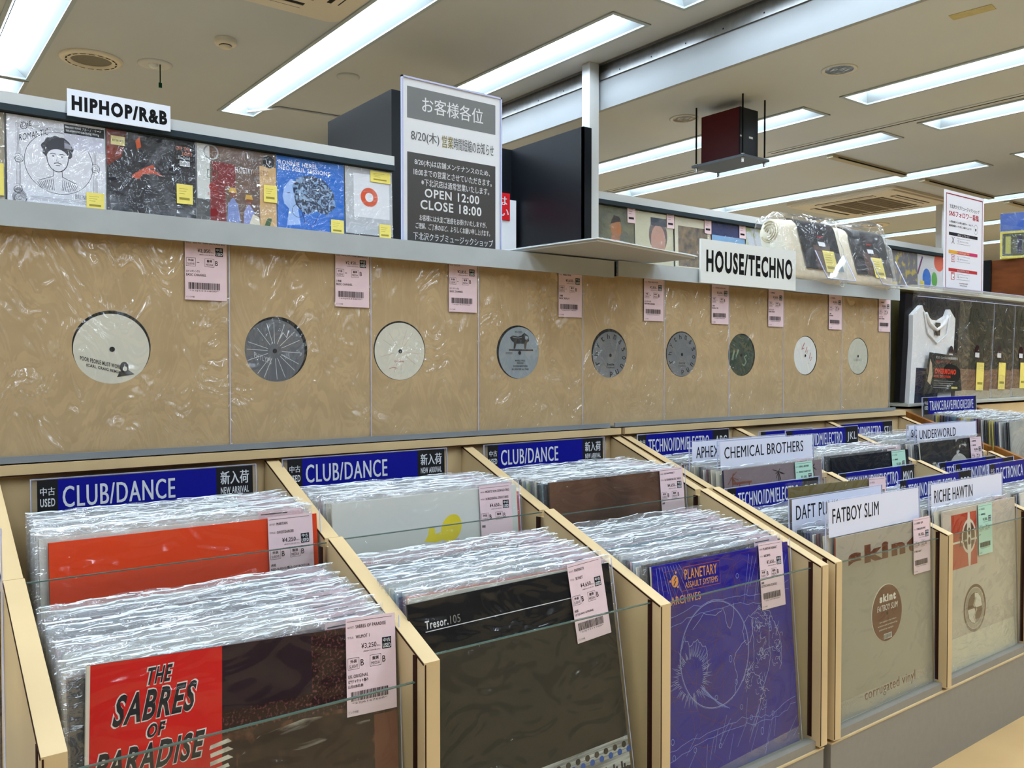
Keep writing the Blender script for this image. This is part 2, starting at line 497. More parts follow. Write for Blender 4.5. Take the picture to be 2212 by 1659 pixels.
downlight(3.557, 2.223, 'unlit round downlight on the low ceiling right of the hanging speaker')
downlight(3.588, 3.171, 'unlit round downlight on the low ceiling left of the hanging speaker')
tag(G().box(M('masking_tape', (176, 166, 122), 0.6, var=0.1, scale=30), -0.03, 0.03, -0.075, 0.075, -0.002, 0).build('tape_patch', None, (3.385, 1.56, ZLO), (0, 0, 0.15)), 'strip of yellowed tape stuck on the low ceiling at top right', 'tape')
for i, (ya, yb, lab) in enumerate(((0.2, 3.36, 'long thin black slot in the low ceiling beside the lights'), (3.52, 5.6, 'short thin black slot in the low ceiling behind the hanging speaker'))):
    g = G(); g.box(CEIL, -0.03, 0.03, ya, yb, -0.004, 0); g.box(BLACK, -0.004, 0.004, ya + 0.01, yb - 0.01, -0.0055, -0.004)
    tag(g.build('ceiling_slot', None, (4.61, 0, ZLO)), lab, 'slot', 'ceiling slots')
OLGREY = M('raceway_grey', (168, 160, 136), 0.6)
for i, (xa, xb, lab) in enumerate(((4.93, 5.85, 'grey cable raceway crossing the low ceiling nearest the hanging speaker'), (6.09, 7.18, 'grey cable raceway crossing the ceiling above the white pillar'), (7.45, 8.34, 'grey cable raceway crossing the far ceiling at the right edge'))):
    g = G(); g.box(OLGREY, xa, xb, 3.12, 3.165, ZLO - 0.022, ZLO); g.box(BLACK, xa + 0.06, xb - 0.02, 3.1185, 3.12, ZLO - 0.02, ZLO - 0.012)
    tag(g.build('cable_raceway'), lab, 'raceway', 'ceiling raceways')
ACW = M('aircon_plastic', (206, 200, 186), 0.5)
ACG = M('aircon_grille', (112, 102, 86), 0.7, var=0.12, scale=200, stretch=(1, 12, 1))
def aircon(x, y, z, s, label, rz=0):
    t = thing('ceiling_air_conditioner', label, 'air conditioner', (x, y, z), (0, 0, rz), 'ceiling air conditioners')
    h = s / 2
    g = G()
    n = 24
    out = []
    for k in range(n):
        a = 2 * pi * (k + 0.5) / n
        sx, sy = (1 if cos(a) > 0 else -1), (1 if sin(a) > 0 else -1)
        out.append((sx * (h - 0.05) + 0.05 * cos(a), sy * (h - 0.05) + 0.05 * sin(a)))
    g.extr(ACW, out, -0.02, 0.0, 'z')
    inn = [(p[0] * 0.95, p[1] * 0.95) for p in out]
    g.extr(ACW, inn, -0.032, -0.02, 'z')
    g.build('panel', t)
    q = h * 0.56
    g = G(); g.box(ACG, -q, q, -q, q, -0.036, -0.032)
    for k in range(14):
        yy = -q + (k + 0.5) * 2 * q / 14
        g.box(ACW if k % 5 == 0 else ACG, -q, q, yy - 0.003, yy + 0.003, -0.038, -0.036)
    g.build('intake_grille', t)
    for k in range(4):
        g = G()
        g.box(BLACK, -q * 0.95, q * 0.95, h * 0.68, h * 0.80, -0.0335, -0.032)
        g.box(ACW, -q * 0.95, q * 0.95, h * 0.72, h * 0.78, -0.036, -0.0335)
        g.build('louvre', t, (0, 0, 0), (0, 0, k * pi / 2))
aircon(1.285, 3.165, ZHI, 0.93, 'ceiling air conditioner corner at the top edge beside the long light')
aircon(6.62, 3.86, ZLO, 0.95, 'cassette air conditioner on the far low ceiling above the bagged shirts')
t = thing('ceiling_speaker', 'far round ceiling speaker above the bagged shirts', 'speaker', (7.726, 4.44, ZLO))
G().lathe(CREAM, [(0.13, 0), (0.13, -0.006), (0.118, -0.012), (0.085, -0.014), (0.08, -0.004)], n=32).build('rim', t)
G().lathe(MESHGREY, [(0.082, -0.006), (0.0005, -0.004)], n=32).build('grille', t)

# hanging loudspeaker on a plate
t = thing('hanging_speaker', 'dark red and black speaker box hung from the low ceiling', 'speaker', (3.58, 2.855, 0))
ZP = 1.812
RED = M('dark_red_lacquer', (78, 26, 30), 0.3, var=0.05, scale=4)
g = G()
g.box(BLACKP, -0.07, 0.075, -0.118, 0.13, ZP + 0.012, ZP + 0.262)
g.build('cabinet', t, bevel=0.003)
G().box(RED, -0.0715, -0.0695, -0.112, 0.128, ZP + 0.014, ZP + 0.259).build('side_panel', t)
G().box(M('grey_blue_plate', (92, 100, 108), 0.5), -0.105, 0.105, -0.165, 0.165, ZP, ZP + 0.012).build('base_plate', t)
for sx in (-0.088, 0.088):
    for sy in (-0.148, 0.148):
        G().cyl(BLACK, (sx, sy, ZP - 0.012), 0.0045, ZLO - ZP + 0.012, 'z', 10).build('rod', t)
        g = G(); g.cyl(CHROME, (sx, sy, ZP - 0.01), 0.009, 0.01, 'z', 6, smooth=False); g.cyl(CHROME, (sx, sy, ZP - 0.024), 0.007, 0.014, 'z', 10); g.cyl(CHROME, (sx, sy, ZP + 0.012), 0.009, 0.007, 'z', 6, smooth=False)
        g.build('nut', t)
g = G(); g.box(PAPER, 0.0, 0.03, -0.1195, -0.118, ZP + 0.112, ZP + 0.122); g.box(PAPER, -0.07, -0.05, -0.1195, -0.118, ZP + 0.112, ZP + 0.12); g.build('maker_badge', t)

# ------------------------------------------------------------------ record racks with glass fronted bins
def divider(g, xf, xb, mat=WOOD, dz=0.0, w=0.0205):
    """slanted board between two bins; xf / xb are its middle at the front and at the back"""
    out = [(0.81, 0.147), (0.81, 0.449), (1.072, 0.5455), (1.072, 0.533), (1.083, 0.533), (1.083, 0.5435), (1.322, 0.631), (1.322, 0.05), (0.86, 0.05), (0.86, 0.147)]
    def xc(y):
        return xf + (xb - xf) * (y - 0.81) / 0.512
    n = len(out)
    vs = [(xc(y) - w / 2, y, z + dz) for y, z in out] + [(xc(y) + w / 2, y, z + dz) for y, z in out]
    g.add(mat, vs, [tuple(range(n)), tuple(range(2 * n - 1, n - 1, -1))] + [(i, (i + 1) % n, n + (i + 1) % n, n + i) for i in range(n)])
    if mat is WOOD:
        for (ya, za, yb, zb) in ((0.811, 0.449, 1.07, 0.5445), (1.085, 0.5438, 1.32, 0.630)):
            p = []
            for y, z in ((ya, za), (yb, zb)):
                x = xc(y) - w / 2
                p += [(x - 0.0008, y, z - 0.0026), (x + 0.0004, y, z - 0.0026), (x + 0.0004, y, z - 0.0005), (x - 0.0008, y, z - 0.0005)]
            g.hexa(WOODEDGE, p)
        x = xc(0.81) - w / 2
        g.box(WOODEDGE, x + 0.0008, x + 0.0022, 0.8093, 0.8105, 0.149, 0.447)
        g.box(WOODEDGE, x - 0.0006, x + 0.001, 0.826, 0.834, 0.16, 0.4525)
        g.box(WOODEDGE, x - 0.0006, x + 0.001, 1.073, 1.083, 0.25, 0.534)
        x = xc(0.83) + w / 2
        g.box(WOODEDGE, x - 0.001, x + 0.0006, 0.826, 0.834, 0.16, 0.4525)

def pane(xa, xb, y, z0, z1, parent):
    g = G()
    g.add(GLASS, [(xa, y, z0), (xb, y, z0), (xb, y, z1), (xa, y, z1)], [(0, 1, 2, 3)])
    g.box(GEDGE, xa, xb, y - 0.0004, y + 0.0036, z1 - 0.0012, z1)
    return g.build('glass_pane', parent)

def rack(label, divs, xl, xr, lip, tops, mid, cat='record rack'):
    t = thing('record_rack', label, cat, (0, 0, 0))
    for xf, xb in divs:
        g = G(); divider(g, xf, xb); g.build('divider', t)
    a, b = divs[0][0], divs[-1][0]
    ab, bb = divs[0][1], divs[-1][1]
    g = G()
    g.box(KICK, a - 0.0095, b + 0.0095, 0.816, 0.834, 0.0, 0.1385)
    g.box(WOOD, a - 0.0095, b + 0.0095, 0.8145, 0.834, 0.1385, 0.1412)
    g.build('kick_board', t)
    for i in range(len(divs) - 1):
        p, q = divs[i][0] + 0.0105, divs[i + 1][0] - 0.0105
        G().box(KICK, p, q, 0.818, 0.836, 0.1412, 0.155).build('sill_strip', t)
        pane(p + 0.0002, q - 0.0002, 0.829, 0.155, tops[i], t)
        k = (1.077 - 0.81) / 0.512
        pm = divs[i][0] + (divs[i][1] - divs[i][0]) * k + 0.0105
        qm = divs[i + 1][0] + (divs[i + 1][1] - divs[i + 1][0]) * k - 0.0105
        pane(pm + 0.0002, qm - 0.0002, 1.0765, 0.24, mid[i], t)
    g = G()
    g.box(WOOD, ab - 0.009, bb + 0.009, 1.323, 1.331, 0.1, 0.634)
    g.box(WOOD, ab - 0.0095, bb + 0.0095, 1.310, 1.331, 0.632, 0.6465)
    g.box(WOODEDGE, ab - 0.0095, bb + 0.0095, 1.3092, 1.311, 0.6314, 0.6330)
    g.build('back_panel', t)
    g = G()
    g.box(WOOD, a, b, 0.836, 1.079, 0.135, 0.145)
    g.hexa(WOOD, [(a, 1.079, 0.135), (b, 1.079, 0.135), (bb, 1.323, 0.135), (ab, 1.323, 0.135), (a, 1.079, 0.24), (b, 1.079, 0.24), (bb, 1.323, 0.243), (ab, 1.323, 0.243)])
    g.build('bin_floor', t)
    G().box(OLIVE, xl, xr, 1.356, 1.37, 0.0, lip[0] + 0.004).build('backboard', t)
    g = G()
    g.box(RAILGREY, xl, xr - 0.002, 1.314, 1.317, 0.6485, 0.6577)
    g.box(RAILGREY, xl, xr - 0.002, 1.317, 1.356, 0.6485, 0.651)
    g.build('ledge_rail', t)
    g = G()
    g.box(LIPGREY, xl, xr, 1.309, 1.64, lip[0] + 0.006, lip[0] + 0.02)
    sh = g.build('shelf', t)
    G().box(LIPGREY, xl, xr, 1.305, 1.309, lip[0], lip[1]).build('front_lip', sh)
    return t
rack('record rack with three bins under blue headers, nearest the camera',
     [(0.1265, 0.1335), (0.5035, 0.520), (0.883, 0.8965), (1.2662, 1.278)], 0.115, 1.2614, (0.9640, 0.9986),
     (0.423, 0.449, 0.443), (0.539, 0.541, 0.533))
rk2 = rack('record rack with three bins full of white name cards, farther along the aisle',
     [(1.3068, 1.3085), (1.694, 1.685), (2.08, 2.073), (2.466, 2.449)], 1.2735, 2.4093, (0.9682, 1.0006),
     (0.440, 0.440, 0.440), (0.53, 0.53, 0.53))

G().box(BLACK, 1.2618, 1.2732, 1.311, 1.322, 0.968, 0.999).build('dark_gap_filler', rk2)  # black filler stands in for the dark of the gap between shelves

# ------------------------------------------------------------------ records
LPW, LPH, LPT = 0.330, 0.333, 0.003
INK = flat((36, 34, 36))
def price_tag(parent, x, z, paper, artist, title, price, note='', y=-0.0034, full=True, w=0.063, h=0.107, roll=0.0, grade='B'):
    """shop label: artist, title, price, grade boxes, barcode"""
    g = G(); g.y0 = 0
    g.box(paper, 0, w, 0, 0.0002, 0, h)
    if full:
        T = lambda s, a, b, c, d, bo=0.0, m=INK: g.text(m, s, a * w, b * h, c * w, d * h, 1, bo)
        g.rect(INK, 0.02 * w, 0.965 * h, 0.93 * w, 0.969 * h)
        T('ARTIST:', 0.03, 0.895, 0.16, 0.915); T(artist, 0.19, 0.89, min(0.95, 0.19 + 0.034 * len(artist)), 0.925, 0.01)
        T('TITLE:', 0.03, 0.79, 0.15, 0.81); T(title, 0.19, 0.785, min(0.95, 0.19 + 0.034 * len(title)), 0.82, 0.01)
        T('¥' + price, 0.3, 0.665, 0.6, 0.725, 0.01); T('税込', 0.61, 0.672, 0.69, 0.69)
        T('(税抜¥' + price + '+税10%)', 0.34, 0.632, 0.68, 0.65)
        g.rect(INK, 0.72 * w, 0.635 * h, 0.91 * w, 0.755 * h)
        g.text(PAPER, '中古', 0.74 * w, 0.705 * h, 0.89 * w, 0.745 * h, 2, 0.01); g.text(PAPER, 'USED', 0.735 * w, 0.645 * h, 0.895 * w, 0.69 * h, 2, 0.02)
        for a, l1, l2 in ((0.03, '外装', 'SLEEVE'), (0.47, '盤質', 'MEDIA')):
            g.line(INK, [(a * w, 0.475 * h), ((a + 0.22) * w, 0.475 * h), ((a + 0.22) * w, 0.59 * h), (a * w, 0.59 * h)], 0.0005, 1, True)
            T(l1, a + 0.045, 0.54, a + 0.175, 0.575, 0.02); T(l2, a + 0.025, 0.49, a + 0.195, 0.522)
            if l2 == 'MEDIA' or grade == 'B': T('B', a + 0.25, 0.5, a + 0.31, 0.565, 0.01)
            else: g.rect(INK, (a + 0.25) * w, 0.528 * h, (a + 0.31) * w, 0.536 * h)
        for k, s in enumerate(note.split('|') if note else []):
            T(s, 0.03, 0.385 - 0.05 * k, min(0.93, 0.03 + 0.036 * len(s) * (2 if ord(s[0]) > 255 else 1)), 0.42 - 0.05 * k, 0.01)
        x_ = 0.08
        r = random.Random(len(artist) * 7 + len(title))
        while x_ < 0.82:
            d = r.choice((0.008, 0.012, 0.02)); g.rect(INK, x_ * w, 0.15 * h, (x_ + d) * w, 0.245 * h); x_ += d + r.choice((0.008, 0.012))
        T('*22J' + str(r.randint(10000, 99999)) + '00*', 0.1, 0.115, 0.8, 0.14)
        T('ピンク/FI組' if paper is PINK else '中古盤', 0.03, 0.03, 0.22, 0.055)
    else:
        for zz in (0.95, 0.89, 0.79):
            g.rect(INK, 0.05 * w, zz * h, 0.6 * w, (zz + 0.015) * h)
        g.rect(INK, 0.1 * w, 0.15 * h, 0.8 * w, 0.24 * h)
    return g.build('price_tag', parent, (x, y, z), (0, roll, 0))

def film_sheet(parent, mat, w=0.340, h=0.345, t=LPT, seed=0, amp=0.0006, z0=-0.004, both=True, seam=True, n=20):
    r = random.Random(seed)
    ph = [r.uniform(0, 6.28) for _ in range(6)]
    g = G()
    def fr(u, v):
        x = -w / 2 + u * w; z = z0 + v * h
        lip = max(0, (z - LPH) / 0.012)
        y = -0.0018 + amp * (sin(9 * u + ph[0] + 3 * v) + sin(17 * v + ph[1] - 5 * u)) * 0.5 - lip * 0.001 * sin(14 * u + ph[2])
        return (x, y, z + (0.0015 * sin(11 * u + ph[3]) if v > 0.99 else 0))
    g.grid(mat, n, n, fr)
    if both:
        g.grid(mat, n, 2, lambda u, v: (-w / 2 + u * w, t + 0.0016, z0 + v * h))
    if seam:
        g.box(AEDGE, w / 2 - 0.0016, w / 2 - 0.0006, -0.0022, -0.0016, z0, z0 + h - 0.002)
    return g.build('plastic_sleeve', parent)

def lp_face(g, m, w=LPW, h=LPH, t=LPT, spine=None):
    g.box(m, -w / 2, w / 2, 0, t, 0, h)
    if spine:
        g.box(spine, -w / 2 - 0.0004, -w / 2, 0, t, 0, h)
    return g

def place_top(o, x, y, z, h, lean=0.0, roll=0.0, yaw=0.0):
    """put the middle of the top edge of a standing sleeve at x, y, z"""
    e = Euler((-lean, roll, yaw), 'XYZ')
    d = e.to_matrix() @ Vector((0, 0, h))
    o.rotation_euler = e
    o.location = Vector((x, y, z)) - d
    return o

# ---- nine brown card sleeves along the wall
YW = 1.326
RX = [0.4398, 0.6761, 0.8953, 1.1519, 1.3919, 1.6146, 1.8295, 2.0919, 2.3408]
CRM = flat((214, 210, 192)); GR2 = flat((98, 101, 106)); SIL = M('silver_label', (150, 154, 158), 0.28, metal=0.55); BLG = flat((142, 152, 158)); DGR = flat((44, 60, 42)); WHT = flat((222, 222, 216)); REDI = flat((176, 36, 30)); PCR = flat((196, 196, 178))
def spokes(g, m, n, r0, r1, w=0.0006, seed=1):
    r = random.Random(seed)
    for k in range(n):
        a = 2 * pi * (k + r.uniform(-0.3, 0.3)) / n
        g.line(m, [(r0 * cos(a), r0 * sin(a)), (r1 * cos(a), r1 * sin(a))], w, 2)
def around(g, m, s, r, h, a0=2.2, step=0.5, bold=0.0):
    for k, ch in enumerate(s):
        a = a0 - step * k
        g.text(m, ch, -h * 0.33, r - h / 2, h * 0.33, r + h / 2, 2, bold, fn=lambda x, z, a=a: (x * sin(a) + z * cos(a), z * sin(a) - x * cos(a)))
def lab1(g):
    g.text(INK, 'POOR PEOPLE MUST WORK', -0.042, -0.022, 0.012, -0.016, 2, 0.02, fn=lambda x, z: (x, z - 0.25 * x - 0.004)); g.text(INK, '(CARL CRAIG REMIX)', -0.034, -0.031, 0.012, -0.0255, 2, 0.02, fn=lambda x, z: (x, z - 0.25 * x - 0.003))
    g.disc(INK, 0.016, -0.026, 0.006, 2, 0.008); g.poly(INK, [(0.006, -0.040), (0.03, -0.036), (0.022, -0.03), (0.01, -0.032)], 2); g.disc(CRM, 0.017, -0.028, 0.003, 3, 0.0035)
def lab2(g): spokes(g, GREYINK, 16, 0.012, 0.046, 0.0008, 3); g.line(GREYINK, [(0.008, 0.02), (0.014, 0.03), (0.02, 0.022), (0.024, 0.034)], 0.002, 2); g.text(GREYINK, 'PHYLYPS', -0.034, -0.014, -0.006, -0.005, 2, 0, fn=lambda x, z: (x, z - 0.4 * x - 0.01))
def lab3(g): spokes(g, flat((196, 150, 130)), 9, 0.012, 0.04, 0.0004, 8); g.text(REDI, 'Q-Loop', -0.012, -0.02, 0.008, -0.016, 2); g.line(REDI, [(-0.022, -0.031), (-0.014, -0.028), (-0.006, -0.03)], 0.0006, 2)
def lab4(g):
    g.poly(INK, [(-0.026, 0.004), (0.034, 0.004), (0.034, 0.007), (-0.026, 0.007)], 2)
    g.poly(INK, [(-0.024, 0.03), (-0.016, 0.034), (-0.004, 0.032), (0.004, 0.034), (0.012, 0.04), (0.022, 0.034), (0.024, 0.024), (0.018, 0.02), (0.016, 0.008), (0.012, 0.008), (0.011, 0.018), (-0.008, 0.018), (-0.011, 0.008), (-0.015, 0.008), (-0.014, 0.02), (-0.02, 0.024)], 2)
    g.line(BLG, [(-0.018, 0.031), (-0.004, 0.029), (0.006, 0.031)], 0.001, 3); g.disc(BLG, 0.017, 0.03, 0.004, 3)
    g.text(INK, "WACKIE'S", -0.012, 0.039, 0.006, 0.043, 2, 0.02)
    for s, z, w in (('MANGO WALK', -0.017, 0.018), ('PRODUCED BY', -0.022, 0.012), ('CHOSEN BROTHERS', -0.028, 0.026), ('BULLWACKIES ALL STARS', -0.034, 0.03)):
        g.text(INK, s, -w / 2 * 1.4 + 0.002, z, w / 2 * 1.4 + 0.002, z + 0.0036, 2, 0.02)
    for z in (-0.002, 0.0005): g.line(INK, [(-0.034, z), (-0.018, z)], 0.0008, 2)
def labR(s):
    def f(g):
        around(g, INK, 'rhythm&sound', 0.041, 0.011, 3.55, 0.46, 0.01); g.text(INK, s, -0.01, -0.022, 0.012, -0.017, 2, 0.02); g.text(INK, 'TIKIMAN', -0.012, -0.028, 0.012, -0.025, 2)
        for r in (0.014, 0.02, 0.026, 0.032): g.ring(flat((128, 132, 136)), 0, 0, r, r + 0.0004, 1)
    return f
def lab7(g):
    a = flat((118, 138, 112))
    g.line(a, [(-0.034, -0.012), (-0.026, 0.012), (-0.02, -0.004), (-0.01, 0.014)], 0.007, 2); g.line(a, [(0.022, 0.0), (0.012, -0.004), (0.02, -0.016), (0.012, -0.026), (0.006, -0.022)], 0.004, 2)
def lab8(g):
    for p in ([(-0.004, 0.034), (-0.016, 0.016), (-0.006, 0.02)], [(0.008, 0.024), (0.0, 0.008), (0.012, 0.014), (0.006, 0.004)], [(0.024, 0.008), (0.018, -0.008), (0.03, -0.004), (0.024, -0.014)], [(0.012, -0.02), (0.013, -0.021)]):
        g.line(REDI, p, 0.0022, 2)
def lab9(g): spokes(g, flat((150, 150, 130)), 14, 0.034, 0.042, 0.0006, 5); g.text(flat((150, 150, 134)), 'RADIANCE', -0.022, -0.014, 0.02, -0.007, 2, 0.01)
KR = [('cream', CRM, lab1, (0.0, -0.003), 'SEE MY YAH (REMIXES #4)', 'BASIC CHANNEL', '2,850', 'cream label lettered at its lower left, first of the row'),
      ('dark grey', GR2, lab2, (-0.003, -0.003), 'PHYLYPS TRAK (RE-ISSUE)', 'BASIC CHANNEL', '2,450', 'dark grey label with pale rays'),
      ('cream', CRM, lab3, (0.001, -0.0012), 'Q-LOOP', 'BASIC CHANNEL', '2,850', 'cream label with a few thin red marks, third in the row'),
      ('grey blue', BLG, lab4, (0.004, -0.0015), 'MANGO WALK', 'BASIC REPLAY', '3,650', 'grey blue label showing a black lion'),
      ('silver', SIL, labR('Smile'), (0.003, -0.0045), 'MOLE (RE-ISSUE)', 'RHYTHM & SOUND', '2,850', 'shiny silver label ringed by single letters, right of the lion label'),
      ('silver', SIL, labR('Carrier'), (0.002, -0.001), 'CARRIER (RE-ISSUE)', 'BURIAL MIX', '2,850', 'silver label ringed by single letters, left of the dark green label'),
      ('dark green', DGR, lab7, (-0.002, -0.001), 'IMPRINT', 'MAIN STREET', '2,850', 'dark green label with two pale signs'),
      ('white', WHT, lab8, (-0.001, 0.0), 'M-SERIES', 'MAURIZIO', '2,850', 'white label with red brush signs'),
      ('pale cream', PCR, lab9, (0.0, 0.0), 'RADIANCE', 'BASIC CHANNEL', '2,850', 'pale cream label, last of the row')]
for i, (cn, cm, fn, off, ti, ar, pr, lab) in enumerate(KR):
    xr = RX[i] * 1.043
    t = thing('carded_record', 'brown sleeve, ' + lab, 'record', (xr - 0.1715, YW + 0.0032 * i, 0.6395), group='brown sleeved records along the wall')
    h = LPH / 2; R = 0.0525
    g = G(); n = 48; vi = []; vo = []; bo = []
    for k in range(n):
        a = 2 * pi * (k + 0.5) / n
        c, s_ = cos(a), sin(a); q = h / max(abs(c), abs(s_))
        vi.append((R * c, 0, h + R * s_)); vo.append((q * c, 0, h + q * s_)); bo.append((q * c, 0.0022, h + q * s_))
    g.add(KRAFT, vi + vo, [(k, (k + 1) % n, n + (k + 1) % n, n + k) for k in range(n)])
    g.add(KRAFT, vo + bo, [(k, (k + 1) % n, n + (k + 1) % n, n + k) for k in range(n)])
    g.add(KRAFT, bo, [tuple(range(n))])
    g.build('card_sleeve', t)
    g = G(); g.y0 = 0.0012; g.disc(VINYL, off[0] * 0.6, h + off[1] * 0.6, 0.062, 0); vy = g.build('vinyl', t)
    g = G(); g.y0 = 0.0; g.disc(cm, 0, 0, 0.0508, 0, n=64); fn(g); g.disc(VINYL, 0, 0, 0.0037, 3)
    g.build('record_label', vy, (off[0], 0.0008, h + off[1]))
    film_sheet(t, SLEEVEK, seed=i, amp=0.0009, both=False)
    price_tag(t, 0.1715 - 0.070, 0.2395, PINK, ar, ti, pr, ('2 枚組' if i % 2 else '12インチシングル') + '|' + ar, grade='-')

# ---- rows of packed sleeves
PAL = {'white': (222, 220, 212), 'cream': (206, 200, 178), 'black': (22, 22, 24), 'grey': (128, 130, 132), 'teal': (52, 116, 130), 'navy': (26, 34, 92), 'maroon': (88, 30, 36), 'red': (196, 50, 34),
       'olive': (110, 112, 70), 'pale blue': (150, 184, 204), 'lime': (176, 196, 96), 'brown': (96, 70, 50), 'yellow': (206, 190, 96), 'pink': (206, 160, 172)}
LPM = {}
def lp_mesh(c):
    if c not in LPM:
        m = M('sleeve_' + c.replace(' ', '_'), PAL[c], 0.6, var=0.05, scale=40)
        g = G(); g.box(m, -LPW / 2, LPW / 2, 0, LPT, 0, LPH)
        o = g.build('record'); LPM[c] = o.data
        bpy.data.objects.remove(o)
    return LPM[c]
RF = []
for k in range(7):
    r = random.Random(50 + k); p = [r.uniform(0, 6.28) for _ in range(8)]
    g = G(); w = 0.340
    zs = [-0.004, 0.25, 0.328, 0.3335, 0.336, 0.3385, 0.3405 + 0.0012 * (k % 3)]
    def fn(u, v, sgn=-1, p=p, zs=zs, w=w):
        j = round(v * 6); z = zs[j]
        e = max(0, z - 0.333) / 0.012
        y = (-0.0012 if sgn < 0 else LPT + 0.0009) + e * 0.0013 * (sin(22 * u + p[0] + sgn) + sin(47 * u + p[1]) * 0.6 + sin(95 * u + p[2]) * 0.35)
        return (-w / 2 + u * w, y, z + (0.001 * sin(16 * u + p[3]) + 0.0006 * sin(60 * u + p[4]) if j == 6 else 0))
    g.grid(ROWFILM, 44, 6, fn)
    g.grid(ROWFILM, 44, 6, lambda u, v: fn(u, v, 1))
    for sg in (-1, 1):
        i = 0
        while i < 44:
            ln = r.randint(1, 6)
            if r.random() < 0.62:
                q = [Vector(fn(min(1, (i + j) / 44), 1, sg)) for j in range(ln + 1)]
                for a_, b_ in zip(q, q[1:]):
                    g.add(FEDGE_GLINT, [a_ + Vector((0, -0.0002, -0.0007)), b_ + Vector((0, -0.0002, -0.0007)), b_ + Vector((0, 0.0005, 0.0)), a_ + Vector((0, 0.0005, 0.0))], [(0, 1, 2, 3)])  # broken white streaks, painted glints on the sleeve lips
            i += ln + r.randint(0, 2)
    o = g.build('plastic_sleeve'); RF.append(o.data); bpy.data.objects.remove(o)
g = G(); g.box(PINK, 0, 0.063, 0, 0.0002, 0, 0.107)
for zz in (0.95, 0.89, 0.79): g.rect(INK, 0.003, zz * 0.107, 0.04, (zz + 0.015) * 0.107)
g.rect(INK, 0.006, 0.016, 0.05, 0.026)
o = g.build('price_tag'); TAGM = [o.data]; bpy.data.objects.remove(o)
g = G(); g.box(MINT, 0, 0.063, 0, 0.0002, 0, 0.107); g.rect(INK, 0.003, 0.1, 0.04, 0.1015); g.rect(INK, 0.006, 0.016, 0.05, 0.026)
o = g.build('price_tag'); TAGM.append(o.data); bpy.data.objects.remove(o)

def packed(x, y, z, lean, c, label, group, k, roll=0.0, yaw=0.0, tagm=0):
    o = bpy.data.objects.new('record', lp_mesh(c)); COL.objects.link(o)
    tag(o, label, 'record', group)
    place_top(o, x, y, z, LPH, lean, roll, yaw)
    f = bpy.data.objects.new('plastic_sleeve', RF[k % len(RF)]); COL.objects.link(f); f.parent = o
    if tagm is not None:
        q = bpy.data.objects.new('price_tag', TAGM[tagm]); COL.objects.link(q); q.parent = o
        q.location = (0.165 - 0.071, -0.0006, 0.2315)
    return o

def row(xc, xcb, yf, zf, yb, zb, n, lf, lb, cols, label, group, seed, jx=0.004, tagm=0, jz=0.003):
    r = random.Random(seed)
    for k in range(n):
        u = k / max(1, n - 1)
        packed(xc + (xcb - xc) * u + r.uniform(-jx, jx), yf + (yb - yf) * u, zf + (zb - zf) * u + r.uniform(-jz, jz), lf + (lb - lf) * u, cols[k] if k < 5 else r.choice(cols), label, group, k + seed, r.uniform(-0.004, 0.004), 0, tagm)

PALE = ['white', 'cream', 'white', 'grey', 'pale blue', 'cream', 'black', 'white', 'pink']
DK = ['black', 'cream', 'black', 'white', 'teal', 'black', 'maroon', 'lime', 'grey']
# first rack, back rows (behind the inner glass) then front rows
row(0.329, 0.338, 1.1125, 0.577, 1.262, 0.579, 21, 0.09, 0.03, ['white', 'maroon', 'cream', 'white', 'cream'] + PALE, 'sleeved record packed behind the orange record', 'records behind the orange record', 1)
packed(0.706, 1.1275, 0.570, 0.09, 'red', 'red record sticking out to the right behind the pale record with the yellow bulb', None, 3)
row(0.700, 0.708, 1.1345, 0.578, 1.264, 0.580, 20, 0.09, 0.03, ['white', 'cream', 'white', 'black', 'white'] + PALE, 'sleeved record packed behind the pale record with the yellow bulb', 'records behind the yellow bulb record', 2)
row(1.078, 1.086, 1.110, 0.579, 1.264, 0.579, 21, 0.09, 0.03, ['black', 'teal', 'black', 'cream', 'white'] + DK, 'sleeved record packed behind the plain dark brown record', 'records behind the dark brown record', 3)
row(0.318, 0.322, 0.887, 0.486, 1.052, 0.506, 24, 0.14, 0.05, ['black', 'maroon', 'white', 'cream', 'cream'] + PALE, 'sleeved record packed behind the red and maroon record', 'records behind the red and maroon record', 4)
row(0.686, 0.690, 0.893, 0.496, 1.054, 0.512, 24, 0.14, 0.05, ['cream', 'red', 'navy', 'teal', 'pale blue'] + PALE, 'sleeved record packed behind the black record with white lettering', 'records behind the black lettered record', 5)
row(1.066, 1.074, 0.874, 0.486, 1.054, 0.508, 24, 0.11, 0.05, ['black', 'white', 'pale blue', 'pink', 'black'] + ['pale blue', 'lime', 'black', 'grey', 'white', 'teal', 'white'], 'sleeved record packed behind the deep blue line drawn record', 'records behind the blue line drawn record', 6)
# second rack
row(1.497, 1.497, 1.089, 0.574, 1.262, 0.578, 17, 0.09, 0.03, ['cream', 'cream', 'maroon', 'white', 'black'] + DK, 'sleeved record packed around the two overlapping white name cards', 'records around the overlapping name cards', 7)
row(1.88, 1.88, 1.097, 0.574, 1.262, 0.578, 15, 0.09, 0.03, ['black', 'white', 'cream', 'white', 'white'] + PALE, 'sleeved record packed behind the plain black record with a mint label', 'records behind the black mint labelled record', 8)
row(2.262, 2.262, 1.092, 0.583, 1.262, 0.585, 15, 0.09, 0.03, ['black', 'white', 'white', 'black', 'white'] + PALE, 'sleeved record packed behind the black and white record below the farthest name card', 'records behind the black and white record', 9)
row(1.496, 1.496, 0.854, 0.482, 1.05, 0.492, 20, 0.06, 0.04, ['cream', 'maroon', 'white', 'navy', 'black'] + DK, 'sleeved record packed behind the grey record with brown lettering', 'records behind the grey brown lettered record', 10)
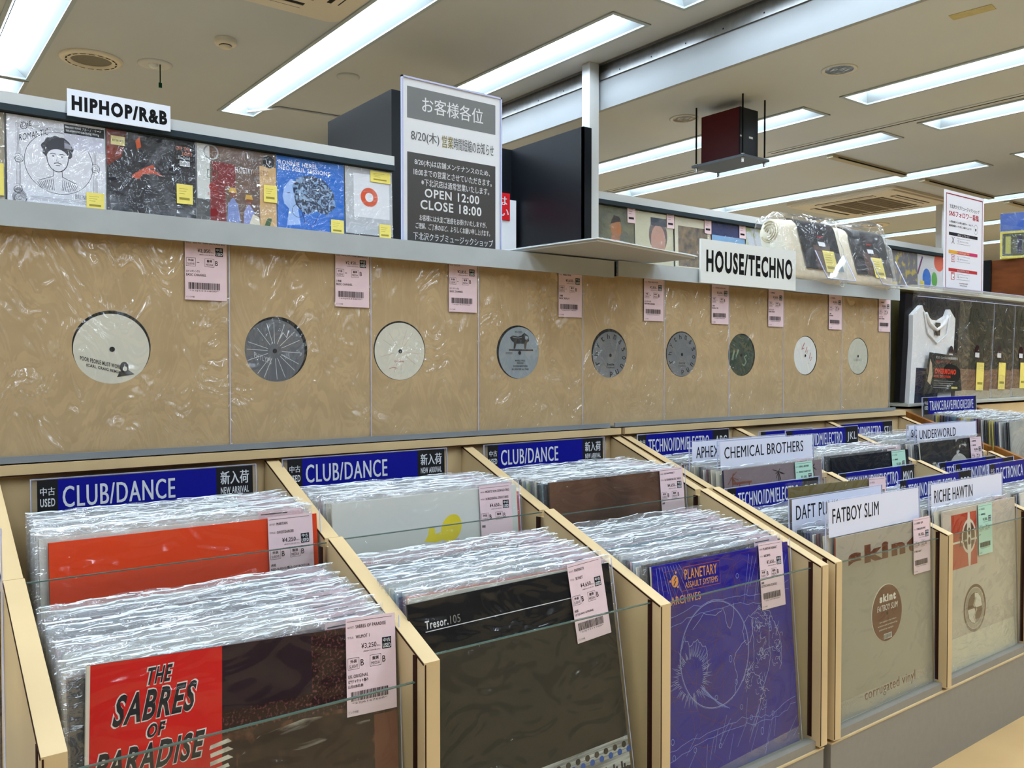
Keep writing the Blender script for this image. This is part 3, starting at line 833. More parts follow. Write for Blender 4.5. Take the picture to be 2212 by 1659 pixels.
row(1.884, 1.884, 0.854, 0.484, 1.05, 0.492, 18, 0.06, 0.04, ['cream', 'black', 'white', 'cream', 'white'] + PALE, 'sleeved record packed behind the cream record with the red block', 'records behind the cream and red record', 11)
row(2.27, 2.27, 0.85, 0.486, 1.05, 0.494, 14, 0.06, 0.04, ['white', 'black', 'white', 'cream', 'white'] + PALE, 'sleeved record packed in the farthest front bin of the second rack', 'records in the farthest front bin', 12)

# ---- the records that face the aisle, one in front of each row
def scribble(g, m, r, cx, cz, sx, sz, n, w, lay=1, k=6):
    for _ in range(n):
        x, z = cx + r.uniform(-sx, sx), cz + r.uniform(-sz, sz)
        a = r.uniform(0, 6.28); p = [(x, z)]
        for _ in range(k):
            a += r.uniform(-1.1, 1.1); d = r.uniform(0.15, 0.35) * min(sx, sz)
            x += d * cos(a); z += d * sin(a); p.append((max(-0.163, min(0.163, x)), max(0.003, min(0.329, z))))
        g.line(m, p, w, lay)
def face_record(builder, x, y, z, lean, label, roll=0.0, yaw=0.0, seed=0, tagargs=None, film=SLEEVE, tagpos=(0.095, 0.232), w=LPW, h=LPH, troll=0.0, group=None, amp=0.0006):
    g = G(); g.y0 = 0
    builder(g)
    o = g.build('record')
    tag(o, label, 'record', group)
    place_top(o, x, y, z, h, lean, roll, yaw)
    if film:
        film_sheet(o, film, w=w + 0.010, h=h + 0.012, seed=seed, amp=amp)
    if tagargs:
        price_tag(o, tagpos[0], tagpos[1], *tagargs, roll=troll)
    return o

MAROON = M('maroon_photo_print', (34, 10, 12), 0.4, rgb2=(150, 84, 84), scale=320, detail=8, ramp=(0.52, 0.86))
MAROON2 = M('rust_photo_print', (44, 20, 14), 0.4, rgb2=(128, 80, 56), scale=60, detail=8, ramp=(0.5, 0.8))
SREDM = M('red_print', (196, 26, 20), 0.4, var=0.06, scale=8)
def a_sabres(g):
    lp_face(g, MAROON, spine=flat((200, 194, 180)))
    w = LPW / 2
    g.rect(SREDM, -w + 0.003, 0, -w + 0.127, LPH, 1)
    g.rect(flat((206, 196, 178)), -w, 0, -w + 0.003, LPH, 1)
    g.rect(M('dark_plum_print', (34, 16, 26), 0.35, var=0.2, scale=20), -w + 0.127, 0.268, 0.06, LPH, 1)
    g.rect(MAROON2, -w + 0.127, 0, w, 0.246, 1)
    OUT = flat((214, 204, 196))
    for s, x0, z0, x1, z1 in (('THE', -0.113, 0.307, -0.090, 0.323), ('SABRES', -0.143, 0.274, -0.068, 0.303), ('OF', -0.112, 0.257, -0.096, 0.270), ('PARADISE', -0.158, 0.227, -0.060, 0.253)):
        f = lambda x, z, z0=z0: (x + 0.2 * (z - z0), z + 0.04 * (x + 0.1))
        g.text(OUT, s, x0 - 0.0012, z0 - 0.0012, x1 + 0.0012, z1 + 0.0012, 2, 0.06, fn=f)
        g.text(INK, s, x0, z0, x1, z1, 3, 0.03, fn=f)
    g.ring(INK, -0.04, 0.085, 0.066, 0.068, 3)
    r = random.Random(5); PB = M('bleached_print', (206, 200, 184), 0.45, rgb2=(120, 80, 60), scale=50, detail=8, ramp=(0.5, 0.75))
    g2 = g; g = G(); g.y0 = 0
    PN = M('brushed_photo_print', (48, 24, 18), 0.45, rgb2=(204, 196, 180), scale=15, stretch=(0.8, 1, 2.4), distort=0.9, detail=7, ramp=(0.56, 0.68))
    g.poly(PN, [(-0.02, 0.14), (0.125, 0.14), (0.13, 0.19), (0.1, 0.203), (0.05, 0.206), (0.0, 0.198), (-0.022, 0.18)], 1)
    for k in range(9):
        z = 0.195 - k * 0.008; g.poly(PB, [(-0.052 + r.uniform(-.004, .004), z), (-0.03 + r.uniform(-.004, .004), z + 0.004), (-0.032, z + 0.0075), (-0.05, z + 0.004)], 2)
    for k in range(8):
        x = 0.0 + r.uniform(0, 0.09); z = 0.10 + r.uniform(0, 0.04); g.poly(PB, [(x, z), (x + 0.012, z + 0.003), (x + 0.016, z + 0.006), (x + 0.004, z + 0.0035)], 2)
    for f_, i_ in zip(g.f, g.mi): g2.add(g.ms[i_], [(g.v[q][0], g.v[q][1], g.v[q][2] + 0.038) for q in f_], [tuple(range(len(f_)))])
    g = g2
    g.rect(M('rust_panel', (112, 62, 44), 0.5), 0.135, 0.0, w, 0.232, 2)
face_record(a_sabres, 0.330, 0.878, 0.489, 0.13, 'red and dark maroon record with big black outlined words on its left half', 0.05, 0.0, 1,
            (PINK, 'SABRES OF PARADISE', 'WILMOT 1', '3,250', 'UK-ORIGINAL|12"/ジャケット傷み|LL/DUB名曲'), tagpos=(0.1, 0.236), amp=0.0012)

def a_tresor(g):
    lp_face(g, M('black_cover', (14, 14, 18), 0.35))
    g.text(GREYINK, 'Tresor.', -0.143, 0.2995, -0.110, 0.3095, 1, 0.02); g.text(flat((128, 124, 116)), '105', -0.107, 0.2995, -0.092, 0.3095, 1, 0)
    g.rect(GREYINK, -0.143, 0.2962, 0.10, 0.2972, 1)
    B = M('keyboard_print', (190, 190, 186), 0.4, rgb2=(112, 112, 110), scale=40, stretch=(0.2, 1, 3), ramp=(0.4, 0.6)); BLU = flat((40, 84, 160))
    g.rect(B, -0.0, 0.054, LPW / 2, 0.094, 1)
    for k in range(4): g.rect(flat((120, 120, 118)), 0.0, 0.072 + 0.005 * k, LPW / 2, 0.0728 + 0.005 * k, 2)
    for k in range(9):
        g.disc(flat((52, 46, 40)), 0.02 + k * 0.017, 0.084, 0.0042, 3); g.disc(BLU, 0.028 + k * 0.017, 0.076, 0.0042, 3)
    for k in range(30): g.rect(INK, 0.012 + k * 0.005, 0.046, 0.0155 + k * 0.005, 0.063 - 0.004 * (k % 3), 2)
    g.rect(flat((196, 194, 190)), -0.06, 0.036, 0.01, 0.066, 1); g.text(INK, 'Infiniti', -0.05, 0.040, 0.002, 0.062, 2, 0.02)
    g.text(GREYINK, 'Juan Atkins Production', 0.03, 0.026, 0.155, 0.038, 2, 0.0)
face_record(a_tresor, 0.6795, 0.884, 0.4965, 0.148, 'black record with a thin white line and small white lettering, behind glass', -0.014, 0, 2,
            (PINK, 'INFINITI', 'SKYNET', '4,650', '2枚組|12"/JUAN ATKINS'), tagpos=(0.09, 0.235), troll=-0.05, amp=0.0012)

BLUEP = M('deep_blue_print', (12, 12, 138), 0.5, rgb2=(44, 12, 92), scale=7, ramp=(0.45, 0.75), detail=5)
def a_planet(g):
    lp_face(g, BLUEP, spine=flat((190, 184, 170)))
    LB = flat((120, 138, 220)); LW_ = flat((160, 170, 214)); PU = flat((92, 40, 92)); OR = flat((214, 146, 84)); w = LPW / 2
    r = random.Random(11)
    scribble(g, PU, r, 0.0, 0.17, 0.15, 0.15, 34, 0.0006, 1, 7)
    # planet disc with torn outline
    base = g; g = G(); g.y0 = 0
    cx, cz, R = -0.035, 0.150, 0.088
    g.ring(LW_, cx, cz, R, R + 0.0009, 2, n=64); g.ring(LB, cx, cz, R + 0.0018, R + 0.0023, 2, n=64)
    def jag(pts, n=5, a=0.004, m=LW_, wd=0.0008, cl=False):
        o = []
        q = pts + ([pts[0]] if cl else [])
        for i in range(len(q) - 1):
            for k in range(n):
                t = k / n; o.append((q[i][0] + (q[i + 1][0] - q[i][0]) * t + r.uniform(-a, a), q[i][1] + (q[i + 1][1] - q[i][1]) * t + r.uniform(-a, a)))
        o.append(q[-1]); g.line(m, o, wd, 2)
    jag([(-0.09, 0.2), (-0.06, 0.222), (-0.03, 0.214), (-0.008, 0.222), (0.0, 0.19), (0.008, 0.185), (0.018, 0.205), (0.02, 0.228)], 3, 0.0015)
    jag([(-0.12, 0.17), (-0.11, 0.19), (-0.1, 0.175), (-0.08, 0.18), (-0.06, 0.168), (-0.055, 0.14), (-0.06, 0.12)], 4, 0.003)
    jag([(0.048, 0.16), (0.02, 0.145), (0.012, 0.13), (0.018, 0.1), (0.012, 0.08), (0.0, 0.066)], 4, 0.002)
    for k in range(46):
        a = 2 * pi * k / 46 + r.uniform(-.06, .06); r0 = 0.03 + r.uniform(-.003, .004); r1 = r0 + r.uniform(0.006, 0.03)
        p = [(-0.098 + r0 * cos(a - .05), 0.125 + r0 * sin(a - .05)), (-0.098 + r1 * cos(a), 0.125 + r1 * sin(a)), (-0.098 + r0 * cos(a + .06), 0.125 + r0 * sin(a + .06))]
        if min(q[0] for q in p) > -w + 0.001: g.line(LW_, p, 0.0008, 2)
    for k in range(5): g.line(LB, [(-0.075, 0.105 - k * 0.003), (-0.03 + 0.006 * k, 0.06 - k * 0.002)], 0.0008, 2)
    # stooping robed figure, drawn as strokes
    jag([(0.045, 0.155), (0.04, 0.175), (0.048, 0.192), (0.06, 0.2), (0.07, 0.192), (0.068, 0.17), (0.06, 0.155), (0.05, 0.15)], 4, 0.0012, LW_, 0.0008, True)
    jag([(0.065, 0.198), (0.09, 0.208), (0.118, 0.198), (0.132, 0.176), (0.145, 0.15), (0.148, 0.11), (0.14, 0.09)], 5, 0.0018)
    jag([(0.065, 0.19), (0.07, 0.15), (0.066, 0.12), (0.05, 0.105), (0.04, 0.09)], 5, 0.002)
    jag([(0.12, 0.19), (0.112, 0.15), (0.116, 0.12), (0.104, 0.09), (0.085, 0.06), (0.07, 0.03), (0.06, 0.006)], 5, 0.002)
    jag([(0.03, 0.09), (0.04, 0.098), (0.06, 0.1), (0.08, 0.09), (0.082, 0.075)], 5, 0.002)
    for x, z, sx, sz, n in ((0.095, 0.185, 0.022, 0.014, 26), (0.136, 0.13, 0.012, 0.034, 26), (0.09, 0.135, 0.014, 0.02, 20), (0.06, 0.102, 0.016, 0.01, 14), (0.085, 0.06, 0.012, 0.03, 18), (0.045, 0.083, 0.008, 0.008, 9)):
        scribble(g, LW_, r, x, z, sx, sz, n, 0.0006, 2, 5)
    g.v = [(max(-w + 0.001, min(w - 0.001, p[0] * 0.9 - 0.003)), p[1], (p[2] - 0.15) * 0.9 + 0.184) for p in g.v]
    for f_, i_ in zip(g.f, g.mi): base.add(g.ms[i_], [g.v[q] for q in f_], [tuple(range(len(f_)))])
    g = base
    for k in range(22):
        x = r.uniform(-0.12, 0.15); z = r.uniform(0.005, 0.06); g.line(LB, [(x, z), (x + r.uniform(0.005, 0.03), z + r.uniform(0.02, 0.05))], 0.0006, 2)
    for z in (0.262, 0.248, 0.07, 0.06): jag([(-0.16, z - 0.01), (-0.08, z), (0.02, z + 0.004), (0.09, z - 0.006), (0.16, z + 0.008)], 6, 0.003, LB, 0.0007)
    for k in range(9): g.line(LB, [(-0.155 + k * 0.006, 0.33), (-0.15 + k * 0.009, 0.27 + 0.01 * (k % 3))], 0.0007, 2)
    for k in range(12): g.line(LB, [(0.06 + k * 0.009, 0.325 - 0.004 * (k % 4)), (0.04 + k * 0.009, 0.25 + 0.012 * (k % 3))], 0.0006, 2)
    for k in range(16): g.ring(LB, r.uniform(-.15, .15), r.uniform(0.02, 0.32), 0.0028, 0.0036, 2, 12, kz=r.uniform(1, 1.8))
    # lettered panel
    FR = flat((150, 70, 70))
    g.line(FR, [(-0.138, 0.322), (-0.096, 0.322), (-0.117, 0.282)], 0.001, 3, True)
    g.poly(flat((26, 30, 120)), [(-0.137, 0.321), (-0.097, 0.321), (-0.117, 0.283)], 2)
    g.disc(OR, -0.117, 0.306, 0.0075, 3, 0.009); g.line(flat((40, 30, 60)), [(-0.114, 0.312), (-0.119, 0.307), (-0.115, 0.306), (-0.12, 0.300)], 0.0017, 4)
    for a, b in ((-0.114, 0.3185), (-0.127, 0.307), (-0.111, 0.297)): g.disc(OR, a, b, 0.0018, 3)
    g.line(FR, [(-0.104, 0.289), (-0.013, 0.289), (-0.013, 0.324), (-0.097, 0.324)], 0.001, 2, True)
    for s, x0, z0, x1, z1 in (('PLANETARY', -0.095, 0.3055, -0.021, 0.3205), ('ASSAULT SYSTEMS', -0.095, 0.2925, -0.02, 0.3015), ('ARCHIVES', -0.128, 0.2715, -0.062, 0.2835)):
        g.text(OR, s, x0, z0, x1, z1, 3, 0.012)
face_record(a_planet, 1.0775, 0.866, 0.484, 0.09, 'deep blue record covered in fine pale line drawing, behind glass', 0.012, 0, 3,
            (PINK, 'PLANETARY ASSAULT', 'ARCHIVES', '3,650', '2枚組|12"/TECHNO CLASSIC'), tagpos=(0.082, 0.232), troll=0.0)

def a_skint(g):
    lp_face(g, M('warm_grey_card', (158, 150, 134), 0.6, var=0.02, scale=30), spine=flat((150, 90, 70)))
    BR = M('brown_print', (96, 48, 26), 0.55); f = lambda x, z: (x, z)
    g.text(BR, 'skint', -0.127, 0.276, 0.118, 0.309, 1, 0.06)
    g.disc(flat((205, 200, 188)), -0.0025, 0.176, 0.0525, 1, n=60); g.disc(BR, -0.001, 0.175, 0.052, 2, n=60)
    WI = flat((220, 214, 204))
    g.text(WI, 'skint', -0.027, 0.196, 0.03, 0.211, 3, 0.05); g.text(WI, 'FATBOY SLIM', -0.036, 0.180, 0.034, 0.191, 3, 0.01, slant=0.2); g.disc(VINYL, -0.001, 0.174, 0.0035, 3)
    for k, (a, b) in enumerate(((-0.028, 0.03), (-0.034, 0.034), (-0.03, 0.02))): g.text(WI, ('corrugated vinyl side a', 'written and produced by', 'published by copyright')[k], a, 0.158 - k * 0.007, b, 0.162 - k * 0.007, 3)
    g.rect(WI, -0.014, 0.127, 0.014, 0.137, 3)
    for k in range(14): g.rect(INK, -0.013 + k * 0.0019, 0.128, -0.012 + k * 0.0019, 0.136, 4)
    g.text(BR, 'corrugated vinyl', -0.08, 0.024, 0.097, 0.048, 1, 0.004)
    for x0, x1, n in ((-0.16, -0.078, 12), (0.088, 0.162, 9)):
        g.line(flat((130, 104, 86)), [(x0 + (x1 - x0) * k / (2 * n), 0.034 + 0.006 * (k % 2)) for k in range(2 * n + 1)], 0.0008, 1)
face_record(a_skint, 1.514, 0.8425, 0.4785, 0.025, 'grey record with a large brown logo and a round brown label, behind glass', 0, 0, 4,
            (PINK, 'FATBOY SLIM', 'CORRUGATED VINYL', '1,450', '12"/BIG BEAT'), tagpos=(0.092, 0.232), film=SLEEVE)

def a_novamute(g):
    lp_face(g, M('cream_card', (184, 174, 158), 0.6, var=0.02, scale=30))
    RB = M('brick_red_print', (170, 56, 36), 0.5); CR = flat((206, 198, 182)); BR = flat((84, 58, 40))
    g.rect(RB, -0.13, 0.21, -0.02, 0.322, 1)
    g.ring(CR, -0.055, 0.272, 0.026, 0.031, 2, kz=1.15); g.disc(BR, -0.055, 0.272, 0.025, 2, 0.029); g.poly(CR, [(-0.059, 0.322), (-0.051, 0.322), (-0.046, 0.29), (-0.046, 0.256), (-0.051, 0.21), (-0.059, 0.21), (-0.064, 0.256), (-0.064, 0.29)], 3)
    g.disc(BR, -0.055, 0.282, 0.005, 4, 0.008); g.disc(BR, -0.055, 0.262, 0.005, 4, 0.008)
    g.text(INK, 'f', -0.098, 0.255, -0.086, 0.285, 3); g.text(INK, '&', -0.083, 0.262, -0.074, 0.275, 3); g.rect(CR, -0.13, 0.262, -0.02, 0.266, 2); g.text(INK, 'play red line.|', -0.1, 0.252, -0.03, 0.261, 3)
    g.ring(BR, -0.035, 0.118, 0.044, 0.050, 2); g.ring(flat((150, 140, 124)), -0.035, 0.118, 0.034, 0.042, 2)
    g.disc(BR, -0.035, 0.118, 0.033, 2); g.poly(CR, [(-0.067, 0.118), (-0.035, 0.118), (-0.035, 0.086), (-0.05, 0.09), (-0.062, 0.1)], 3); g.poly(CR, [(-0.035, 0.118), (-0.003, 0.118), (-0.008, 0.136), (-0.02, 0.147), (-0.035, 0.15)], 3)
    g.line(flat((170, 160, 140)), [(-0.03, 0.14), (-0.04, 0.125), (-0.028, 0.114), (-0.042, 0.1), (-0.034, 0.09)], 0.006, 4); g.disc(BR, -0.035, 0.118, 0.003, 5)
face_record(a_novamute, 1.899, 0.846, 0.4835, 0.03, 'cream record with a red block and round brown emblem behind glass', 0, 0, 5,
            (MINT, 'F.U.S.E.', 'SUBSTANCE', '1,850', '12"'), tagpos=(-0.018, 0.226))

def a_ghost(g): lp_face(g, M('orange_red_card', (222, 66, 24), 0.45, var=0.04, scale=5), spine=flat((120, 50, 20)))
face_record(a_ghost, 0.334, 1.104, 0.5752, 0.09, 'plain orange red record behind the inner glass', 0.0, 0, 6,
            (PINK, 'MARTIAN', 'GHOSTDANCER', '4,250', '2枚組|RED-SLEEVE/傷み DETROIT/UR'), tagpos=(0.094, 0.228))
def a_horiz(g):
    lp_face(g, M('pale_grey_card', (205, 205, 198), 0.5, var=0.02, scale=9), spine=flat((180, 174, 160)))
    YB = M('yellow_bulb_print', (224, 202, 50), 0.45, var=0.12, scale=14); n = 24
    g.poly(YB, [(0.034 + 0.019 * cos(2 * pi * k / n) + 0.004 * sin(2 * pi * k / n), 0.277 + 0.021 * sin(2 * pi * k / n)) for k in range(n)], 2)
    g.poly(YB, [(0.022, 0.274), (0.004, 0.271), (0.004, 0.28), (-0.006, 0.282), (-0.009, 0.27), (-0.016, 0.262), (0.004, 0.258), (0.024, 0.262)], 1)
    g.poly(M('mauve_print', (190, 174, 176), 0.5), [(0.016, 0.258), (0.048, 0.26), (0.04, 0.23), (0.038, 0.16), (0.02, 0.16), (0.02, 0.22)], 1)
face_record(a_horiz, 0.6945, 1.120, 0.5825, 0.09, 'pale grey record with a yellow bulb shape behind the inner glass', 0, 0, 7,
            (PINK, 'MORITZ VON OSWALD TRIO', 'HORIZONTAL STRUCTURES', '4,650', '2枚組'), tagpos=(0.088, 0.23))
def a_rev(g): lp_face(g, M('dark_brown_print', (72, 50, 38), 0.4, rgb2=(112, 78, 58), scale=5, detail=2, distort=1.0), spine=flat((70, 56, 44)))
face_record(a_rev, 1.079, 1.100, 0.5832, 0.09, 'plain dark brown record behind the inner glass', 0, 0, 8,
            (PINK, 'GOTAN PROJECT', 'LA REVANCHA DEL TANGO', '4,650', '2枚組'), tagpos=(0.098, 0.23))
def a_palms(g):
    lp_face(g, M('mauve_grey_print', (136, 122, 124), 0.5, rgb2=(120, 104, 104), scale=6), spine=flat((40, 40, 70)))
    r = random.Random(3); K = flat((44, 36, 34)); RB = flat((120, 72, 56))
    for x in (0.01, 0.13, -0.14):
        for k in range(9): g.line(K if x > 0 else RB, [(x, 0.318), (x + r.uniform(-0.02, 0.02), 0.318 + r.uniform(-0.02, 0.01))], 0.0016, 2)
        g.line(K if x > 0 else RB, [(x, 0.318), (x - 0.002, 0.25)], 0.002, 2)
    for x in (-0.12, -0.09): g.rect(RB, x, 0.24, x + 0.003, 0.305, 2)
    g.rect(RB, -0.14, 0.303, -0.08, 0.307, 2)
face_record(a_palms, 1.5035, 1.079, 0.5745, 0.09, 'mauve record with dark palm silhouettes below the two overlapping white name cards', 0, 0, 9, (MINT, 'CHEMICAL BROTHERS', 'THE BEST PLANET DUST', '1,650', '2枚組'), tagpos=(0.064, 0.226))
def a_blackb(g): lp_face(g, M('black_blue_cover', (20, 24, 32), 0.3, var=0.3, scale=9))
face_record(a_blackb, 1.886, 1.087, 0.5735, 0.09, 'plain black record with a mint label in the middle back bin', 0, 0, 10, (MINT, 'L.F.O.', 'ADVANCE', '1,650', '2枚組'), tagpos=(0.082, 0.226))
def a_bw(g):
    lp_face(g, M('black_and_white_print', (40, 40, 40), 0.4, rgb2=(190, 188, 180), scale=26, ramp=(0.52, 0.58), distort=1.2), spine=flat((200, 200, 190)))
    WG = flat((176, 172, 160))
    g.ring(WG, 0.03, 0.235, 0.04, 0.06, 2, a0=0.1, a1=3.0); g.text(WG, 'dubnobass', -0.16, 0.24, -0.05, 0.275, 2, 0.03); g.rect(flat((42, 42, 42)), -0.166, 0.28, 0.02, 0.333, 1)
face_record(a_bw, 2.263, 1.082, 0.5865, 0.09, 'black and white patterned record below the farthest white name card', 0, 0, 11, (PINK, 'UNDERWORLD', 'DUBNOBASS', '3,450', '2枚組'), tagpos=(0.092, 0.226))
def a_hello(g):
    lp_face(g, M('olive_gold_print', (112, 98, 52), 0.5, var=0.1, scale=8))
    g.rect(flat((128, 32, 44)), -0.16, 0.05, 0.16, 0.308, 1); g.text(flat((226, 200, 204)), 'HELLO', -0.14, 0.265, -0.02, 0.298, 2, 0.03); g.text(flat((226, 200, 204)), 'WORLD', -0.01, 0.265, 0.11, 0.298, 2, 0.03)
face_record(a_hello, 1.513, 0.937, 0.553, 0.06, 'olive and red record standing up behind the front white name cards', 0.02, 0, 12, (PINK, 'V.A.', 'HELLO', '980', ''), tagpos=(0.098, 0.228), film=SHINY)

# ------------------------------------------------------------------ divider cards
def card(kind, label, xl, xr, y, z, h, **k):
    """clear acrylic divider with a printed header; kind is 'genre' or 'name'"""
    w = xr - xl; lean = k.get('lean', 0.03); roll = k.get('roll', 0.0)
    g = G()
    g.add(ACRYL, [(-w / 2, 0, 0), (w / 2, 0, 0), (w / 2, 0, h), (-w / 2, 0, h)], [(0, 1, 2, 3)])
    g.box(AEDGE, -w / 2, w / 2, 0, 0.002, h - 0.001, h); g.box(AEDGE, -w / 2, -w / 2 + 0.001, 0, 0.002, 0, h - 0.001); g.box(AEDGE, w / 2 - 0.001, w / 2, 0, 0.002, 0, h - 0.001)
    o = g.build('divider_card')
    tag(o, label, 'divider card', 'genre divider cards' if kind == 'genre' else 'name divider cards')
    place_top(o, (xl + xr) / 2, y, z, h, lean, roll)
    g = G(); a, b = -w / 2 + 0.008, w / 2 - 0.006
    if k.get('flush'): a, b = -w / 2 + 0.001, w / 2 - 0.001
    if kind == 'genre':
        z1 = h - 0.002; hh = k.get('hh', 0.05); z0 = z1 - hh; W = b - a
        s0, s1 = a + 0.085 * W, a + k.get('split', 0.81) * W
        g.rect(DARKBLK, a, z0, s0, z1, 1); g.rect(NAVY, s0, z0, s1, z1, 1); g.rect(DARKBLK, s1, z0, b, z1, 1)
        g.text(GREYINK, '中古', a + 0.012 * W, z1 - hh * 0.42, a + 0.073 * W, z1 - hh * 0.20, 2, 0.012); g.text(GREYINK, 'USED', a + 0.012 * W, z1 - hh * 0.72, a + 0.073 * W, z1 - hh * 0.50, 2, 0.02)
        g.text(GREYINK, k['t'], s0 + 0.02 * W, z1 - hh * 0.78, s0 + k.get('tw', 0.5) * W, z1 - hh * 0.20, 2, 0.0145)
        if k.get('new'):
            g.text(GREYINK, '新入荷', s1 + 0.022 * W, z1 - hh * 0.52, b - 0.022 * W, z1 - hh * 0.12, 2, 0.018); g.text(GREYINK, 'NEW ARRIVAL', s1 + 0.022 * W, z1 - hh * 0.80, b - 0.022 * W, z1 - hh * 0.60, 2, 0.02)
        elif k.get('c'):
            g.text(GREYINK, k['c'], s1 + 0.03 * W, z1 - hh * 0.76, s1 + (0.03 + 0.045 * len(k['c'])) * W, z1 - hh * 0.26, 2, 0.012)
    else:
        hh = k.get('hh', 0.055); z1 = h - 0.002; z0 = z1 - hh
        g.rect(CARDW, a, z0, b, z1, 1)
        tx = a + k.get('tx', 0.012)
        g.text(INKB, k['t'], tx, z1 - hh * 0.62, tx + k['tw'], z1 - hh * 0.20, 2, 0.006)
    g.build('printed_header', o)
    return o
DARKBLK = M('dark_header_print', (34, 34, 36), 0.35); CARDW = M('lilac_white_card', (214, 216, 232), 0.45); INKB = flat((28, 30, 36))
card('genre', 'blue divider card reading NEW ARRIVAL above the orange record', 0.1765, 0.484, 1.290, 0.6282, 0.38, t='CLUB/DANCE', new=1, tw=0.52)
card('genre', 'blue divider card reading NEW ARRIVAL above the pale record with the yellow bulb', 0.526, 0.834, 1.290, 0.6325, 0.38, t='CLUB/DANCE', new=1, tw=0.52)
card('genre', 'blue divider card reading NEW ARRIVAL above the plain dark brown record', 0.920, 1.227, 1.297, 0.632, 0.38, t='CLUB/DANCE', new=1, tw=0.50)
TI = 'TECHNO/IDM/ELECTRO'
card('genre', 'blue divider card against the back panel, partly behind the two overlapping white name cards', 1.3185, 1.6215, 1.292, 0.632, 0.38, t=TI, c='ABC', tw=0.68, flush=1)
card('genre', 'dark blue divider card showing only a thin strip behind the JKL card', 1.712, 1.935, 1.275, 0.6215, 0.37, t=TI, c='GHI', tw=0.68)
card('genre', 'blue divider card whose dark end reads JKL', 1.7274, 2.0354, 1.211, 0.6263, 0.37, t=TI, c='JKL', tw=0.68, flush=1)
card('genre', 'blue divider card against the back panel whose dark end reads STU', 2.092, 2.3585, 1.297, 0.622, 0.38, t=TI, c='STU', tw=0.68, flush=1)
card('genre', 'blue divider card cut off after its first letters, beside the olive and red record', 1.3215, 1.637, 1.062, 0.5425, 0.37, t=TI, c='DEF', tw=0.68)
card('genre', 'blue divider card whose dark end reads MNO', 1.7094, 2.0325, 1.061, 0.5415, 0.37, t=TI, c='MNO', tw=0.68, flush=1)
card('genre', 'blue divider card whose dark end reads PQR', 1.7197, 2.0488, 0.932, 0.5395, 0.37, t=TI, c='PQR', tw=0.68)
card('genre', 'blue divider card mostly hidden behind the V.A. card', 2.135, 2.4515, 1.052, 0.537, 0.37, t=TI, c='W-Z', tw=0.68)
card('genre', 'blue divider card whose dark end reads V.A.', 2.1038, 2.4336, 1.0, 0.540, 0.37, t=TI, c='V.A.', tw=0.68)
card('genre', 'divider card just entering the picture at the right edge', 2.130, 2.449, 0.932, 0.545, 0.37, t='ELECTRONICA', c='', tw=0.5)
card('name', 'white name card partly covered by the one above the mauve record', 1.328, 1.654, 1.157, 0.627, 0.37, t='APHEX TWIN', tw=0.135)
card('name', 'white name card in front of the other one, above the mauve record', 1.3434, 1.669, 1.098, 0.630, 0.38, t='CHEMICAL BROTHERS', tw=0.265)
card('name', 'farthest white name card, above the black and white record', 2.110, 2.440, 1.10, 0.6285, 0.37, t='UNDERWORLD', tw=0.19)
card('name', 'white name card peeping out on the left behind the farthest white name card', 2.130, 2.449, 1.132, 0.627, 0.37, t='SQUAREPUSHER', tw=0.2)
card('name', 'white name card half hidden behind the front one, below the olive and red record', 1.318, 1.630, 0.916, 0.541, 0.37, t='DAFT PUNK', tw=0.135, hh=0.062)
card('name', 'frontmost white name card, above the grey record with brown lettering', 1.327, 1.648, 0.849, 0.5435, 0.38, t='FATBOY SLIM', tw=0.15, hh=0.062)
card('name', 'white name card above the cream record with the red block', 1.718, 2.0488, 0.866, 0.539, 0.37, t='RICHIE HAWTIN', tw=0.165, hh=0.062)

# ------------------------------------------------------------------ signs on the shelf
def sign(name, label, x0, x1, y, z0, z1, t=0.003, m=PAPER, cat='sign'):
    th = thing(name, label, cat, (x0, y, z0))
    G().box(m, 0, x1 - x0, 0, t, 0, z1 - z0).build('board', th)
    return th, x1 - x0, z1 - z0
WSIGN = M('white_sign_board', (216, 218, 214), 0.4)
th, w, h = sign('genre_sign', 'white sign board reading HOUSE/TECHNO on the shelf lip', 1.5245, 1.886, 1.2955, 0.9685, 1.0685, 0.005, WSIGN)
g = G(); g.text(BLACK, 'HOUSE/TECHNO', 0.018, 0.026, w - 0.014, 0.077, 1, 0.04); g.build('lettering', th)
th, w, h = sign('genre_sign', 'white sign board reading HIPHOP/R&B above the rear shelf of records', 0.624 * 0.9417, 0.995 * 0.9417, 3.352, 1.6577, 1.7518, 0.005, M('bright_sign_board', (226, 230, 240), 0.4))
g = G(); g.text(BLACK, 'HIPHOP/R&B', 0.014, 0.02, w - 0.012, 0.073, 1, 0.055); g.build('lettering', th)
# closing-hours notice
th, w, h = sign('notice', 'tall grey and white Japanese notice with opening hours standing on the shelf', 0.769, 0.983, 1.332, 0.9925, 1.290, 0.003, PAPER, 'notice')
NG = M('notice_grey', (112, 114, 114), 0.35); ND = M('notice_dark', (66, 64, 62), 0.3); NW = flat((226, 228, 230)); NT = flat((92, 92, 94)); NO = flat((132, 118, 44))
g = G()
g.rect(NG, 0.009, 0.228, w - 0.011, 0.284, 1); g.rect(ND, 0.009, 0.004, w - 0.011, 0.168, 1)
g.text(NW, 'お客様各位', 0.040, 0.243, w - 0.040, 0.271, 2, 0.007)
g.text(NT, '8/20(木)', 0.017, 0.186, 0.076, 0.209, 2, 0.008); g.text(NO, '営業', 0.082, 0.186, 0.107, 0.208, 2, 0.008); g.text(NT, '時間短縮のお知らせ', 0.108, 0.186, w - 0.015, 0.208, 2, 0.004)
